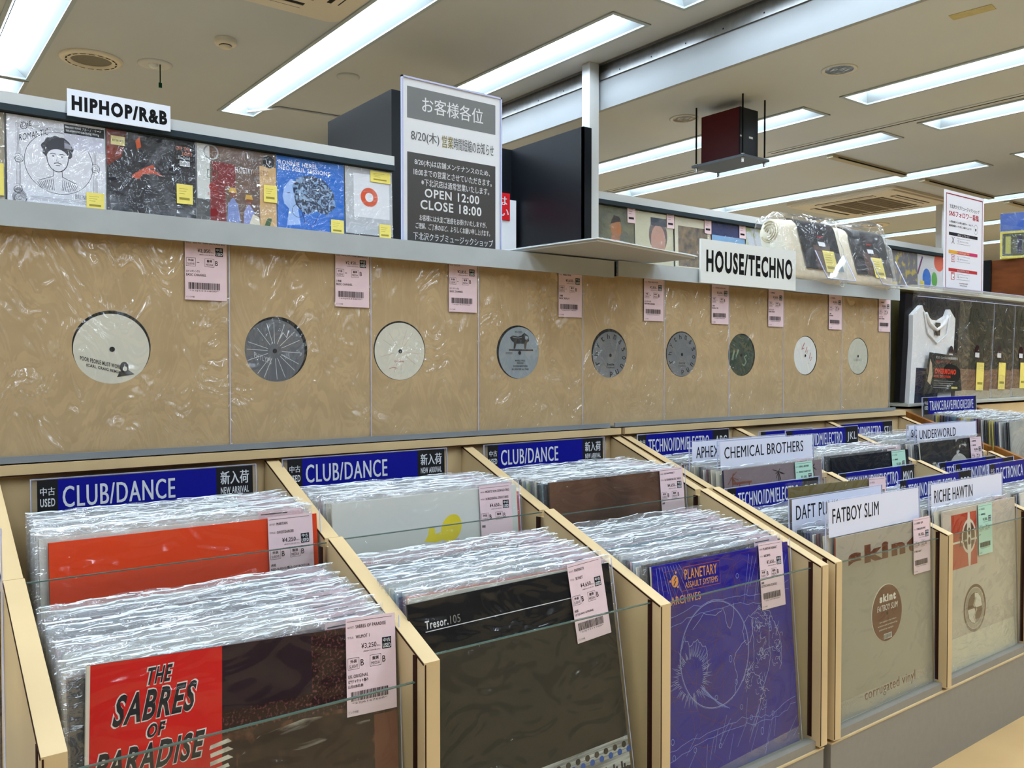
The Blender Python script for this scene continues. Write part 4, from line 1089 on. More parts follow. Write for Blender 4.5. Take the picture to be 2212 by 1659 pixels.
for s, x0, x1, z0, z1, b in (('8/20(木)は店舗メンテナンスのため、', 0.024, 0.190, 0.145, 0.158, 0.004), ('18:00までの営業とさせていただきます。', 0.022, 0.194, 0.128, 0.141, 0.004), ('※下北沢店は通常営業いたします。', 0.038, 0.188, 0.111, 0.124, 0.004),
                         ('OPEN 12:00', 0.045, 0.165, 0.091, 0.107, 0.02), ('CLOSE 18:00', 0.036, 0.170, 0.069, 0.086, 0.02), ('お客様には大変ご迷惑をお掛けいたしますが、', 0.034, 0.182, 0.048, 0.059, 0.006), ('ご理解、ご了承のほど、よろしくお願い申し上げます。', 0.026, 0.190, 0.033, 0.044, 0.006), ('下北沢クラブミュージックショップ', 0.021, 0.197, 0.013, 0.027, 0.004)):
    g.text(NW, s, x0, z0, x1, z1, 2, b)
g.build('printed_notice', th)
g = G(); g.add(ACRYLM, [(-0.003, 0, -0.001), (w + 0.003, 0, -0.001), (w + 0.003, 0, h + 0.003), (-0.003, 0, h + 0.003)], [(0, 1, 2, 3)])
g.box(AEDGE, -0.003, 0, -0.0005, 0.004, 0, h + 0.003); g.box(AEDGE, w, w + 0.003, -0.0005, 0.004, 0, h + 0.003); g.box(AEDGE, -0.003, w + 0.003, -0.0005, 0.004, h, h + 0.003)
g.build('acrylic_case', th, (0, -0.0022, 0))

# flat record lying on the shelf edge
g = G()
g.box(M('pale_grey_cover', (186, 184, 180), 0.5), 0, 0.345, 0, 0.345, 0, 0.004)
g.box(FEDGE_GLINT, -0.004, 0.349, -0.004, 0.349, 0.004, 0.0055)
o = tag(g.build('record', None, (1.060, 1.140, 1.004), (-0.012, 0.0, 0.19)), 'record lying flat across the gap between the two shelves, sticking out over the lip', 'record')
g = G(); g.grid(SHINY, 12, 12, lambda u, v: (-0.004 + 0.353 * u, -0.004 + 0.353 * v, 0.0062 + 0.0008 * sin(9 * u + 4 * v))); g.build('plastic_sleeve', o)

# bagged shirts with a record, each held by a clear stand
CANVAS = M('cream_cotton', (226, 218, 198), 0.85, var=0.05, scale=60, bump=0.3)
def bagged(x, y, label, seed, wd):
    t = thing('bagged_shirt', label, 'shirt', (x, y, 1.0016), (-0.30, 0.02, -0.1), 'bagged shirts on the shelf')
    g = G()
    pr = [(0.0, 0.012), (0.0, 0.14)] + [(0.034 - 0.036 * cos(a), 0.145 + 0.036 * sin(a)) for a in [pi * k / 10 for k in range(11)]] + [(0.07, 0.13), (0.062, 0.02), (0.03, 0.0)]
    n = len(pr); L = 9; r = random.Random(seed); vs = []
    for i in range(L + 1):
        u = i / L; q = 1 - 0.06 * (abs(u - 0.5) * 2) ** 4
        for (a, b) in pr:
            vs.append((0.012 + u * (wd - 0.02), 0.034 + (a - 0.034) * q + r.uniform(-.0015, .0015), 0.07 + (b - 0.07) * q + r.uniform(-.0015, .0015)))
    fs = [(i * n + k, i * n + (k + 1) % n, (i + 1) * n + (k + 1) % n, (i + 1) * n + k) for i in range(L) for k in range(n)]
    g.add(CANVAS, vs, fs + [tuple(range(n - 1, -1, -1)), tuple(range(L * n, L * n + n))], True)
    g.ring(CANVAS, 0, 0, 0.01, 0.012, 0, 10)
    g.build('folded_shirt', t)
    g = G()
    for k in range(4):
        rr = 0.006 + 0.007 * k
        g.tube(M('cotton_fold', (196, 184, 152), 0.9), [(0.0095, 0.034 + rr * cos(a), 0.143 + rr * sin(a)) for a in [0.35 * q + 0.4 * k for q in range(15)]], 0.0022, 5)
    g.build('rolled_end', t)
    g = G(); path = [(-0.004, 0.03), (-0.004, 0.09), (-0.004, 0.145)] + [(0.034 - 0.0385 * cos(a), 0.146 + 0.0385 * sin(a)) for a in [pi * k / 10 for k in range(1, 10)]]
    g.grid(M('black_card', (26, 26, 32), 0.35), 8, len(path) - 1, lambda u, v: (0.075 + u * (wd - 0.087), *path[round(v * (len(path) - 1))]))
    g.build('black_print', t)
    g = G(); g.y0 = -0.0045; g.rect(M('brown_photo_print', (80, 62, 56), 0.4, var=0.2, scale=30), 0.12, 0.03, 0.185, 0.1, 1)
    g.build('picture_strip', t)
    g = G(); g.y0 = -0.005; g.disc(flat((36, 34, 40)), 0.155, 0.115, 0.02, 2, 0.024); g.rect(GREYINK, 0.142, 0.098, 0.168, 0.110, 3); g.text(REDI, 'SHIRT', 0.143, 0.122, 0.167, 0.128, 3, 0.02); g.build('round_sticker', t)
    g = G(); g.y0 = -0.0055; g.rect(YELLOW, 0.15, 0.025, 0.196, 0.086, 3); g.rect(flat((150, 136, 60)), 0.155, 0.034, 0.19, 0.042, 4)
    for q in range(4): g.rect(flat((150, 136, 60)), 0.155, 0.052 + 0.007 * q, 0.18, 0.0535 + 0.007 * q, 4)
    g.build('price_tag', t)
    g = G(); r2 = random.Random(seed + 9); p = [r2.uniform(0, 6.28) for _ in range(8)]
    def shell(u, v):
        x = -0.03 + u * (wd + 0.04); a = v * 2 * pi
        yc, zc = 0.03, 0.085
        ey, ez = 0.055 + 0.006 * sin(5 * u + p[0]) , 0.105 + 0.006 * sin(4 * u + p[1])
        ta = (0.35 + 0.65 * min(1, u * 9)) * (0.35 + 0.65 * min(1, (1 - u) * 7))
        c, s_ = cos(a), sin(a)
        k = 1.0 / max(abs(c), abs(s_)) ** 0.55
        wv = 1 + 0.05 * sin(7 * a + 6 * u + p[2]) + 0.04 * sin(13 * a - 9 * u + p[3])
        return (x, yc + ey * c * k * wv * ta, max(0.001, zc + ez * s_ * k * wv * (0.7 + 0.3 * ta)))
    g.grid(SHINY, 26, 40, shell); g.build('clear_bag', t)
    return t
bagged(1.865, 1.302, 'bagged cream shirt rolled with a black record, nearer the HOUSE/TECHNO sign', 3, 0.235)
bagged(2.105, 1.304, 'bagged cream shirt rolled with a black record, at the far end of the shelf', 8, 0.245)
def stand(x, label):
    t = thing('acrylic_stand', label, 'stand', (x, 1.304, 1.0012), group='clear stands under the bagged shirts')
    g = G()
    for pts in ([(0, -0.048, 0.0), (0.13, -0.048, 0.0), (0.13, -0.012, 0.075), (0, -0.012, 0.075)], [(0, -0.012, 0.0005), (0.13, -0.012, 0.0005), (0.13, 0.09, 0.0005), (0, 0.09, 0.0005)]):
        g.add(ACRYL, pts, [(0, 1, 2, 3)])
    g.add(ACRYL, [(0, -0.048, 0), (0.13, -0.048, 0), (0.13, -0.012, 0.0005), (0, -0.012, 0.0005)], [(0, 1, 2, 3)])
    g.build('sheet', t)
    g = G(); g.tube(AEDGE, [(0, -0.012, 0.075), (0, -0.048, 0.001), (0.13, -0.048, 0.001), (0.13, -0.012, 0.075)], 0.0013, 6); g.build('edge', t)
    return t
stand(1.965, 'clear acrylic stand under the bagged shirt nearer the sign')
stand(2.228, 'clear acrylic stand under the bagged shirt at the far end')

# ------------------------------------------------------------------ rear display of records above the second aisle
YR = 3.39
KR_ = YR / 3.6
def KZ(z): return CAM_H + (z - CAM_H) * KR_
BOARDW = M('pale_backboard', (196, 198, 196), 0.6)
def rear(label, xa, xb, cap):
    xa *= KR_; xb *= KR_
    t = thing('display_rack', label, 'display rack', (0, 0, 0), group='rear display racks')
    G().box(BOARDW, xa, xb, YR + 0.03, YR + 0.05, 0, KZ(1.727)).build('backboard', t)
    g = G(); g.box(WHITE, xa, xb, YR - 0.005, YR + 0.06, KZ(1.727), KZ(1.772)); g.build('top_rail', t)
    g = G(); g.box(M('dark_slate_strip', (44, 54, 60), 0.5), xa, xb, YR - 0.012, YR + 0.03, KZ(1.703), KZ(1.727))
    if cap: g.box(BLACK, xa - 0.012, xa + 0.008, YR - 0.014, YR + 0.03, KZ(1.69), KZ(1.729))
    g.build('rail_strip', t)
    G().box(BOARDW, xa, xb, YR - 0.06, YR + 0.03, KZ(1.345), KZ(1.362)).build('shelf', t)
    G().box(BOARDW, xa, xb, YR - 0.06, YR + 0.03, 0, KZ(1.345)).build('cabinet', t)
rear('rear rack of records under the HIPHOP/R&B sign', -0.4, 2.03, False)
rear('rear rack of records behind the bagged shirts', 3.29, 7.9, True)
def rear_lp(builder, xl, xr, label, seed, tagp=None, tagm=YELLOW, z1=1.699, film=SHINY):
    xl *= KR_; xr *= KR_; z1 = KZ(z1); zb = KZ(1.3625) + 0.001
    w = xr - xl; h = z1 - zb
    g = G(); builder(g, w, h); o = g.build('record', None, ((xl + xr) / 2, YR + 0.004, zb), (-0.03, 0, 0))
    tag(o, label, 'record', 'records on the rear racks')
    film_sheet(o, film, w=w + 0.004, h=h + 0.006, seed=seed, amp=0.002, both=False, seam=False, n=14)
    for p in (tagp or []):
        q = G(); q.box(tagm, 0, p[2], 0, 0.0003, 0, p[3]); dk = flat((150, 136, 60)) if tagm is YELLOW else INK
        q.rect(dk, p[2] * 0.15, p[3] * 0.2, p[2] * 0.8, p[3] * 0.32)
        for k in range(3): q.rect(dk, p[2] * 0.15, p[3] * (0.5 + 0.13 * k), p[2] * (0.5 + 0.1 * k), p[3] * (0.52 + 0.13 * k))
        q.build('price_tag', o, (p[0], -0.005, p[1]))
    return o
LINEK = flat((60, 60, 66))
def a_portrait(g, w, h):
    lp_face(g, flat((212, 212, 220)), w, h)
    S = h / 0.333
    for q in (0.028, 0.032, 0.036, 0.04):
        g.line(LINEK, [(-w / 2 + q, q), (w / 2 - q, q), (w / 2 - q, h - q), (-w / 2 + q, h - q)], 0.0012, 1, True)
    g.disc(flat((212, 212, 220)), -w / 2 + 0.04, 0.035, 0.03, 2)
    for cx, cz, rr in ((-w / 2 + 0.036, 0.03, 0.024), (-w / 2 + 0.03, 0.06, 0.016), (-w / 2 + 0.034, 0.165, 0.016), (w / 2 - 0.034, 0.16, 0.016), (-w / 2 + 0.05, h - 0.036, 0.012)):
        g.disc(flat((204, 204, 212)), cx, cz, rr, 2)
        for k in range(5): g.ring(LINEK, cx + 0.15 * rr * cos(k * 2), cz + 0.15 * rr * sin(k * 2), rr * (0.25 + 0.17 * k), rr * (0.25 + 0.17 * k) + 0.001, 3, 16, a0=k, a1=k + 4.6)
    g.ring(LINEK, 0.005, 0.165, 0.108, 0.1095, 2)
    # plain line-drawn head: hair, face, features, neck, shoulders
    cx = 0.0
    g.poly(flat((70, 70, 76)), [(cx + 0.05 * cos(a) * (1 + 0.06 * sin(9 * a)), 0.215 + 0.045 * sin(a) * (1 + 0.05 * cos(11 * a))) for a in [2 * pi * k / 40 for k in range(40)]], 3)
    g.poly(flat((214, 214, 222)), [(cx + 0.034 * cos(a), 0.185 + (0.05 if sin(a) < 0 else 0.03) * sin(a)) for a in [2 * pi * k / 32 for k in range(32)]], 4)
    g.line(LINEK, [(cx + 0.034 * cos(a), 0.185 + 0.05 * sin(a)) for a in [pi + pi * k / 20 for k in range(21)]], 0.0022, 5)
    for s in (-1, 1):
        g.line(LINEK, [(cx + s * 0.006, 0.196), (cx + s * 0.015, 0.199), (cx + s * 0.024, 0.195)], 0.0022, 5); g.disc(LINEK, cx + s * 0.014, 0.189, 0.0032, 5, 0.002)
        g.line(LINEK, [(cx + s * 0.013, 0.145), (cx + s * 0.014, 0.118), (cx + s * 0.06, 0.098)], 0.0018, 4)
    g.line(LINEK, [(cx + 0.001, 0.188), (cx - 0.004, 0.172), (cx + 0.004, 0.170)], 0.0012, 5); g.line(LINEK, [(cx - 0.012, 0.163), (cx, 0.167), (cx + 0.012, 0.163)], 0.003, 5); g.line(LINEK, [(cx - 0.007, 0.157), (cx + 0.007, 0.157)], 0.0022, 5)
    r = random.Random(4)
    for s in (-1, 1):
        for k in range(9): g.line(LINEK, [(cx + s * (0.016 + 0.006 * k), 0.108 - 0.002 * k), (cx + s * (0.012 + 0.005 * k), 0.07 + r.uniform(-.004, .004))], 0.0015, 4)
    g.text(LINEK, 'THE', -0.112, 0.278, -0.08, 0.296, 2, 0.0, fn=lambda x, z: (x, z + 0.35 * (x + 0.1))); g.text(LINEK, 'ROMANTIC', -0.118, 0.245, -0.028, 0.268, 2, 0.0, fn=lambda x, z: (x, z + 0.4 * (x + 0.07)))
    g.text(LINEK, 'BRUNO', 0.055, 0.045, 0.098, 0.062, 2, 0)
    g.rect(flat((196, 196, 212)), 0.022, h - 0.095, w / 2 - 0.002, h - 0.04, 3); g.rect(flat((24, 24, 28)), 0.022, h - 0.04, w / 2 - 0.002, h - 0.008, 3); g.text(GREYINK, 'BRUNO MARS ブルーノ・マーズ', 0.027, h - 0.021, w / 2 - 0.012, h - 0.012, 4, 0.02); g.text(GREYINK, 'THE ROMANTIC (LP) (BLACK VINYL)', 0.027, h - 0.035, w / 2 - 0.022, h - 0.026, 4, 0.02)
def a_smoke(g, w, h):
    lp_face(g, M('smoky_print', (38, 38, 44), 0.35, rgb2=(96, 98, 104), scale=5, distort=1.5, ramp=(0.45, 0.75)), w, h)
    g.poly(M('ember_print', (150, 52, 26), 0.4, rgb2=(70, 30, 22), scale=14), [(-w / 2, 0.18), (-w / 2 + 0.05, 0.22), (-w / 2 + 0.07, h), (-w / 2, h)], 1)
    E_ = flat((176, 74, 46)); g.poly(E_, [(-0.07, 0.16), (-0.03, 0.19), (0.005, 0.185), (0.04, 0.165), (0.0, 0.172), (-0.035, 0.165), (-0.05, 0.145), (-0.075, 0.15)], 2); g.poly(E_, [(-0.03, 0.19), (0.0, 0.205), (0.012, 0.19)], 2)
    g.poly(flat((200, 90, 40)), [(-0.06, h - 0.03), (-0.045, h - 0.012), (-0.04, h - 0.05), (-0.055, h - 0.06)], 2)
    g.rect(flat((206, 192, 120)), -w / 2 + 0.014, h - 0.055, -w / 2 + 0.062, h - 0.022, 2); g.text(INK, 'BUTTER VINYL', -w / 2 + 0.018, h - 0.042, -w / 2 + 0.058, h - 0.035, 3, 0.02)
    g.rect(flat((26, 24, 26)), w / 2 - 0.08, h - 0.105, w / 2 - 0.008, h - 0.008, 2); g.text(flat((200, 96, 60)), 'OFF THE', w / 2 - 0.074, h - 0.04, w / 2 - 0.02, h - 0.026, 3); g.text(flat((220, 110, 60)), 'LIGHTS', w / 2 - 0.05, h - 0.058, w / 2 - 0.014, h - 0.044, 3); g.text(GREYINK, 'The Dood', w / 2 - 0.066, h - 0.074, w / 2 - 0.022, h - 0.062, 3); g.rect(GREYINK, w / 2 - 0.06, h - 0.1, w / 2 - 0.022, h - 0.08, 3)
    for k in range(14): g.rect(INK, w / 2 - 0.058 + 0.0025 * k, h - 0.097, w / 2 - 0.0568 + 0.0025 * k, h - 0.083, 4)
def a_street(g, w, h):
    lp_face(g, M('street_print', (120, 92, 76), 0.5, rgb2=(92, 80, 74), scale=9), w, h)
    R_ = M('red_door_print', (120, 34, 36), 0.5); g.rect(R_, -0.11, 0, -0.05, 0.16, 1); g.rect(R_, -0.1, 0.16, -0.01, 0.25, 1); g.rect(flat((196, 160, 112)), 0.09, 0, w / 2, 0.26, 1); g.rect(flat((196, 196, 192)), -w / 2, 0.1, -0.11, h, 1); g.rect(flat((84, 84, 84)), -w / 2, 0, -0.11, 0.1, 1)
    for x, z, a, hgt in ((-0.02, 0.02, flat((120, 134, 184)), 0.1), (0.045, 0.0, flat((134, 140, 190)), 0.1)):
        g.poly(a, [(x - 0.025, z), (x + 0.03, z), (x + 0.02, z + 0.07), (x, z + hgt), (x - 0.02, z + 0.07)], 2); g.disc(flat((120, 70, 50)), x, z + hgt + 0.014, 0.015, 3, 0.018); g.poly(flat((196, 156, 70)), [(x - 0.017, z + hgt + 0.018), (x + 0.016, z + hgt + 0.018), (x + 0.01, z + hgt + 0.036), (x - 0.012, z + hgt + 0.036)], 4)
    g.poly(flat((210, 200, 180)), [(0.045, 0.02), (0.09, 0.015), (0.085, 0.05), (0.06, 0.06)], 3)
    g.poly(flat((70, 96, 60)), [(0.1, 0), (0.125, 0), (0.14, 0.05), (0.12, 0.05)], 3)
    g.text(GREYINK, 'FLOETRY', -0.01, h - 0.095, 0.062, h - 0.074, 3, 0.0); g.text(flat((150, 120, 100)), 'FLOETIC', 0.063, h - 0.095, 0.128, h - 0.074, 3, 0.0)
    g.disc(flat((30, 30, 34)), w / 2 - 0.03, h - 0.036, 0.025, 4); g.text(GREYINK, 'LP', w / 2 - 0.04, h - 0.045, w / 2 - 0.02, h - 0.03, 5)
    g.line(flat((60, 90, 70)), [(-w / 2 + 0.04, h - 0.13), (-w / 2 + 0.075, h - 0.13), (-w / 2 + 0.075, h - 0.1), (-w / 2 + 0.04, h - 0.1)], 0.003, 3, True); g.ring(REDI, -w / 2 + 0.06, h - 0.165, 0.012, 0.015, 3); g.text(REDI, 'R', -w / 2 + 0.054, h - 0.172, -w / 2 + 0.066, h - 0.158, 3); g.text(REDI, 'BUS STOP', -w / 2 + 0.04, h - 0.2, -w / 2 + 0.08, h - 0.188, 3)
    g.ring(flat((150, 150, 150)), -w / 2 + 0.055, h - 0.03, 0.024, 0.03, 3)
def a_blue(g, w, h):
    lp_face(g, M('bright_blue_print', (34, 102, 190), 0.4, var=0.06, scale=6), w, h)
    LBL = flat((150, 176, 220)); DKB = flat((34, 44, 70)); T_ = M('pattern_print', (44, 56, 80), 0.4, rgb2=(120, 150, 186), scale=40, ramp=(0.48, 0.54), distort=2)
    g.poly(LBL, [(-0.12, 0.12), (-0.128, 0.15), (-0.118, 0.19), (-0.09, 0.225), (-0.05, 0.2), (-0.04, 0.13), (-0.06, 0.1), (-0.05, 0.04), (-0.11, 0.03), (-0.1, 0.1)], 1)
    g.poly(T_, [(-0.085, 0.2), (-0.06, 0.235), (0.0, 0.25), (0.06, 0.235), (0.1, 0.19), (0.11, 0.13), (0.07, 0.09), (0.02, 0.1), (-0.03, 0.08), (-0.07, 0.12)], 2); g.ring(DKB, 0.02, 0.17, 0.018, 0.022, 3); g.ring(DKB, 0.06, 0.14, 0.014, 0.017, 3); g.ring(DKB, -0.06, 0.095, 0.026, 0.0275, 3)
    for p in ([(-0.03, 0.06), (0.0, 0.03), (0.03, 0.08)], [(-0.02, 0.2), (0.02, 0.215)], [(-0.05, 0.12), (-0.03, 0.04)]): g.line(DKB, p, 0.0025, 3)
    g.line(DKB, [(-0.108, 0.165), (-0.095, 0.168)], 0.002, 3)
    for z, s, x1 in ((h - 0.036, 'RONNIE HEREL', 0.03), (h - 0.058, 'NEO SOUL SESSIONS', 0.085)): g.text(GREYINK, s, -w / 2 + 0.008, z, x1, z + 0.018, 3, 0.02)
    g.text(GREYINK, 'Volume Two', 0.03, 0.012, 0.115, 0.024, 3, 0.02)
def a_seven(g, w, h):
    lp_face(g, flat((176, 178, 182)), w, h)
    g.rect(flat((214, 214, 218)), -0.075, 0.1, 0.1, 0.29, 1); g.ring(flat((204, 84, 52)), 0.0, 0.19, 0.02, 0.042, 2); g.rect(M('dark_lower_band', (66, 66, 72), 0.4), -w / 2, 0, w / 2, 0.025, 1)
def a_plainy(g, w, h): lp_face(g, flat((150, 138, 118)), w, h)
YT = lambda w, x=None: [(w / 2 - 0.075 if x is None else x, 0.012, 0.06, 0.062)]
rear_lp(a_plainy, 0.08, 0.423, 'record at the left edge of the rear rack, mostly cut off', 20, [(0.1, 0.03, 0.06, 0.11)])
rear_lp(a_portrait, 0.433, 0.7636, 'white record with a line-drawn head in a circle, rear rack', 21, YT(0.33))
rear_lp(a_smoke, 0.770, 1.1076, 'dark smoky record with orange embers, rear rack', 22, [(0.085, 0.07, 0.06, 0.075)])
rear_lp(a_street, 1.113, 1.4513, 'brown street scene record, rear rack', 23, [(0.105, 0.115, 0.056, 0.07)])
rear_lp(a_blue, 1.4555, 1.775, 'bright blue record with a patterned head shape, rear rack', 24, YT(0.32))
rear_lp(a_seven, 1.782, 2.026, 'pale record with a red ring in its middle, rear rack', 25, [(0.045, 0.012, 0.058, 0.065), (0.005, 0.26, 0.1, 0.05)])
def a_m1(g, w, h):
    lp_face(g, M('olive_photo_print', (120, 116, 84), 0.5, rgb2=(84, 90, 84), scale=8), w, h); S = flat((166, 112, 76))
    g.poly(flat((222, 206, 170)), [(-0.11, 0.0), (0.12, 0.0), (0.11, 0.06), (0.05, 0.11), (-0.04, 0.11), (-0.1, 0.06)], 1); g.poly(S, [(-0.03, 0.09), (0.045, 0.09), (0.04, 0.16), (-0.02, 0.16)], 2); g.disc(S, 0.015, 0.2, 0.04, 2, 0.058); g.poly(flat((50, 40, 38)), [(-0.03, 0.22), (0.0, 0.27), (0.04, 0.265), (0.055, 0.24), (0.02, 0.235)], 3)
    g.rect(flat((170, 166, 150)), -w / 2, 0, -w / 2 + 0.02, h, 1)
def a_m2(g, w, h):
    lp_face(g, flat((190, 186, 160)), w, h); g.rect(flat((90, 96, 90)), -w / 2, 0, -0.06, 0.08, 1); g.disc(flat((104, 92, 92)), 0.03, 0.19, 0.075, 1, 0.1); g.disc(flat((176, 138, 124)), 0.03, 0.16, 0.06, 2, 0.09); g.rect(flat((70, 74, 84)), -0.03, 0.245, 0.1, 0.29, 3)
def a_m3(g, w, h):
    lp_face(g, flat((206, 200, 178)), w, h); g.rect(M('crowd_print', (70, 70, 74), 0.5, rgb2=(150, 130, 104), scale=18), -w / 2 + 0.028, 0.03, w / 2 - 0.028, h - 0.05, 1)
def a_m4(g, w, h):
    lp_face(g, flat((146, 74, 78)), w, h); g.rect(flat((40, 50, 96)), -w / 2, 0.23, w / 2, h, 1); g.rect(flat((126, 166, 206)), -w / 2, 0.2, w / 2, 0.24, 2); g.rect(flat((190, 160, 170)), -w / 2, 0.11, w / 2, 0.14, 2)
def a_m5(g, w, h): lp_face(g, M('pale_floral_print', (190, 196, 206), 0.5, rgb2=(170, 180, 130), scale=12, ramp=(0.5, 0.6)), w, h)
def a_m6(g, w, h): lp_face(g, M('yellow_grey_print', (120, 120, 130), 0.5, rgb2=(196, 176, 90), scale=16, ramp=(0.52, 0.6)), w, h)
def a_m7(g, w, h):
    lp_face(g, flat((222, 224, 228)), w, h)
    for m, x, z, rx, rz in ((flat((52, 120, 214)), -0.06, 0.13, 0.065, 0.08), (flat((52, 120, 214)), -0.13, 0.05, 0.04, 0.06), (flat((96, 176, 84)), 0.06, 0.13, 0.045, 0.06), (flat((226, 108, 84)), 0.14, 0.27, 0.08, 0.07)): g.disc(m, x, z, rx, 1, rz)
    g.text(flat((200, 60, 110)), 'EUR', -0.09, 0.01, 0.1, 0.06, 2, 0.05); g.line(flat((120, 60, 110)), [(-0.2, 0.16), (-0.12, 0.3)], 0.02, 1)
PKT = [(0.1, 0.24, 0.062, 0.1)]
rear_lp(a_m1, 3.325, 3.648, 'record showing a figure in a cream shirt, first on the far rear rack', 31, PKT, PINK)
rear_lp(a_m2, 3.659, 3.988, 'record showing a pale face, second on the far rear rack', 32, PKT, PINK)
rear_lp(a_m3, 4.005, 4.34, 'cream bordered picture record, third on the far rear rack', 33, PKT, PINK)
rear_lp(a_m4, 4.353, 4.687, 'red and blue striped record behind the HOUSE/TECHNO sign', 34, PKT, PINK)
rear_lp(a_m5, 4.70, 5.03, 'pale flowered record beside the bagged shirts, rear rack', 35, PKT, PINK)
rear_lp(a_m6, 6.5, 6.93, 'grey and yellow record just right of the bagged shirts', 36, [(-0.16, 0.0, 0.06, 0.08)])
rear_lp(a_m7, 6.94, 7.36, 'white record with bright coloured blobs beside the red bordered notice', 37, [(-0.17, 0.02, 0.06, 0.09)])

# posts of the rear racks
struct(G().box(WHITE, 3.036, 3.103, 3.328, 3.388, 0, ZHI).build('pillar', bevel=0.002))
struct(G().box(WHITE, 7.03, 7.2, 3.46, 3.51, 0, ZLO).build('pillar'))
# black three-sided cabinet between the rear racks
t = thing('black_cabinet', 'tall open black cabinet between the rear racks', 'cabinet', (0, 0, 0))
g = G(); g.box(BLACKP, 1.931, 1.997, 3.445, 4.11, 0, 2.033); g.build('side_panel', t)
g = G(); g.box(BLACKP, 2.975, 2.985, 3.31, 3.95, 0, 2.01); g.box(BLACKP, 2.975, 3.034, 3.31, 3.324, 0, 2.01); g.build('side_panel', t)
g = G(); g.box(BLACKP, 1.997, 2.975, 3.92, 3.95, 0, 2.01); g.build('back_panel', t)
t = thing('white_board', 'white board inside the black cabinet with a red Japanese sign at its top', 'board', (2.31, 3.85, 0))
G().box(PAPER, 0, 0.645, 0, 0.02, 0, 1.708).build('board', t)
g = G(); g.box(M('red_sign', (206, 34, 40), 0.45), 0.19, 0.595, -0.008, 0, 1.59, 1.74); g.y0 = -0.008
for s, x0, z0 in (('は', 0.52, 1.672), ('さい', 0.46, 1.61)):
    g.text(GREYINK, s, x0, z0, 0.585 if s == 'さい' else x0 + 0.055, z0 + 0.048, 1, 0.03)
g.build('red_sign', t)

# ------------------------------------------------------------------ third rack beyond, with shirts and boxed records
BRW = M('brown_wood_grain', (150, 98, 42), 0.5, rgb2=(110, 66, 26), scale=7, stretch=(1, 5, 1.2), detail=6)
t = thing('record_rack', 'brown wood sided record rack beyond the name card rack', 'record rack', (0, 0, 0))
g = G(); divider(g, 2.489, 2.489, BRW, 0.012, 0.018); g.build('side_panel', t)
g = G(); divider(g, 2.93, 2.93, BRW, 0.012, 0.018); g.build('side_panel', t)
g = G(); g.box(WOOD, 2.5, 4.4, 1.335, 1.40, 0.0, 0.648); g.build('back_panel', t)
g = G(); g.box(WOOD, 2.5, 4.4, 0.83, 1.335, 0.2, 0.288); g.box(KICK, 2.48, 4.4, 0.82, 0.84, 0, 0.3); g.build('bin_floor', t)
g = G(); g.box(OLIVE, 2.42, 4.4, 1.415, 1.43, 0.0, 1.012); g.build('backboard', t)
g = G(); g.box(M('pale_shelf_edge', (206, 204, 186), 0.5), 2.46, 4.4, 1.36, 1.46, 1.012, 1.02); g.build('shelf', t)
t = thing('acrylic_shelf', 'clear acrylic shelf above the bagged white shirt', 'shelf', (2.5, 1.30, 0))
g = G(); g.add(ACRYL, [(0, 0, 1.021), (1.9, 0, 1.021), (1.9, 0.115, 1.021), (0, 0.115, 1.021)], [(0, 1, 2, 3)]); g.add(ACRYL, [(0, 0, 0.985), (1.9, 0, 0.985), (1.9, 0, 1.021), (0, 0, 1.021)], [(0, 1, 2, 3)]); g.build('sheet', t)
g = G(); g.box(AEDGE, 0, 1.9, -0.001, 0.001, 1.0195, 1.0215); g.box(AEDGE, 0, 1.9, -0.001, 0.001, 0.985, 0.9865); g.build('edge', t)
row(2.708, 2.708, 1.062, 0.620, 1.268, 0.632, 22, 0.06, 0.02, ['black', 'grey', 'white', 'navy', 'yellow'] + ['black', 'white', 'maroon', 'cream', 'teal', 'navy', 'olive', 'black'], 'record in the brown wood sided rack, coloured edges showing on the left', 'records in the brown wood sided rack', 13, 0.006, None, 0.002)
def a_pale(g): lp_face(g, M('pale_collage_print', (176, 178, 172), 0.5, rgb2=(120, 124, 118), scale=9))
face_record(a_pale, 2.705, 1.055, 0.622, 0.06, 'pale grey record at the right edge facing out of the brown wood sided rack', 0, 0, 14)
card('genre', 'blue divider card reading TRANCE below the bagged white shirt', 2.526, 2.872, 1.296, 0.684, 0.38, t='TRANCE/RAVE/PROGRESSIVE', c='', tw=0.86, split=0.97)
# bagged T-shirt record set
t = thing('bagged_shirt', 'white T-shirt bagged over a black record with a printed flyer in front', 'shirt', (2.512, 1.345, 0.665), (0.03, 0.035, 0))
g = G(); g.box(M('black_orange_cover', (24, 22, 26), 0.35, rgb2=(120, 60, 30), scale=6, ramp=(0.55, 0.7)), 0.0, 0.345, 0.014, 0.032, 0.002, 0.333); g.build('record_cover', t)
g = G(); TS = M('white_jersey', (226, 226, 226), 0.85, bump=0.2, scale=30)
out = [(0.03, 0.0), (0.03, 0.2), (0.025, 0.27), (0.075, 0.303), (0.095, 0.28), (0.14, 0.262), (0.19, 0.262), (0.235, 0.28), (0.25, 0.303), (0.29, 0.275), (0.29, 0.13), (0.29, 0.0)]
g.extr(TS, out, 0.0, 0.014, 'y')
g.tube(TS, [(0.095, -0.002, 0.28), (0.12, -0.003, 0.25), (0.165, -0.003, 0.232), (0.21, -0.003, 0.25), (0.235, -0.002, 0.28)], 0.006, 8); g.tube(TS, [(0.085, -0.002, 0.285), (0.11, -0.004, 0.22), (0.17, -0.004, 0.19), (0.23, -0.004, 0.22), (0.25, -0.002, 0.285)], 0.003, 6)
g.build('t_shirt', t, bevel=0.003)
g = G(); g.box(flat((52, 50, 46)), 0.155, 0.187, -0.0045, -0.004, 0.215, 0.255); g.build('neck_label', t)
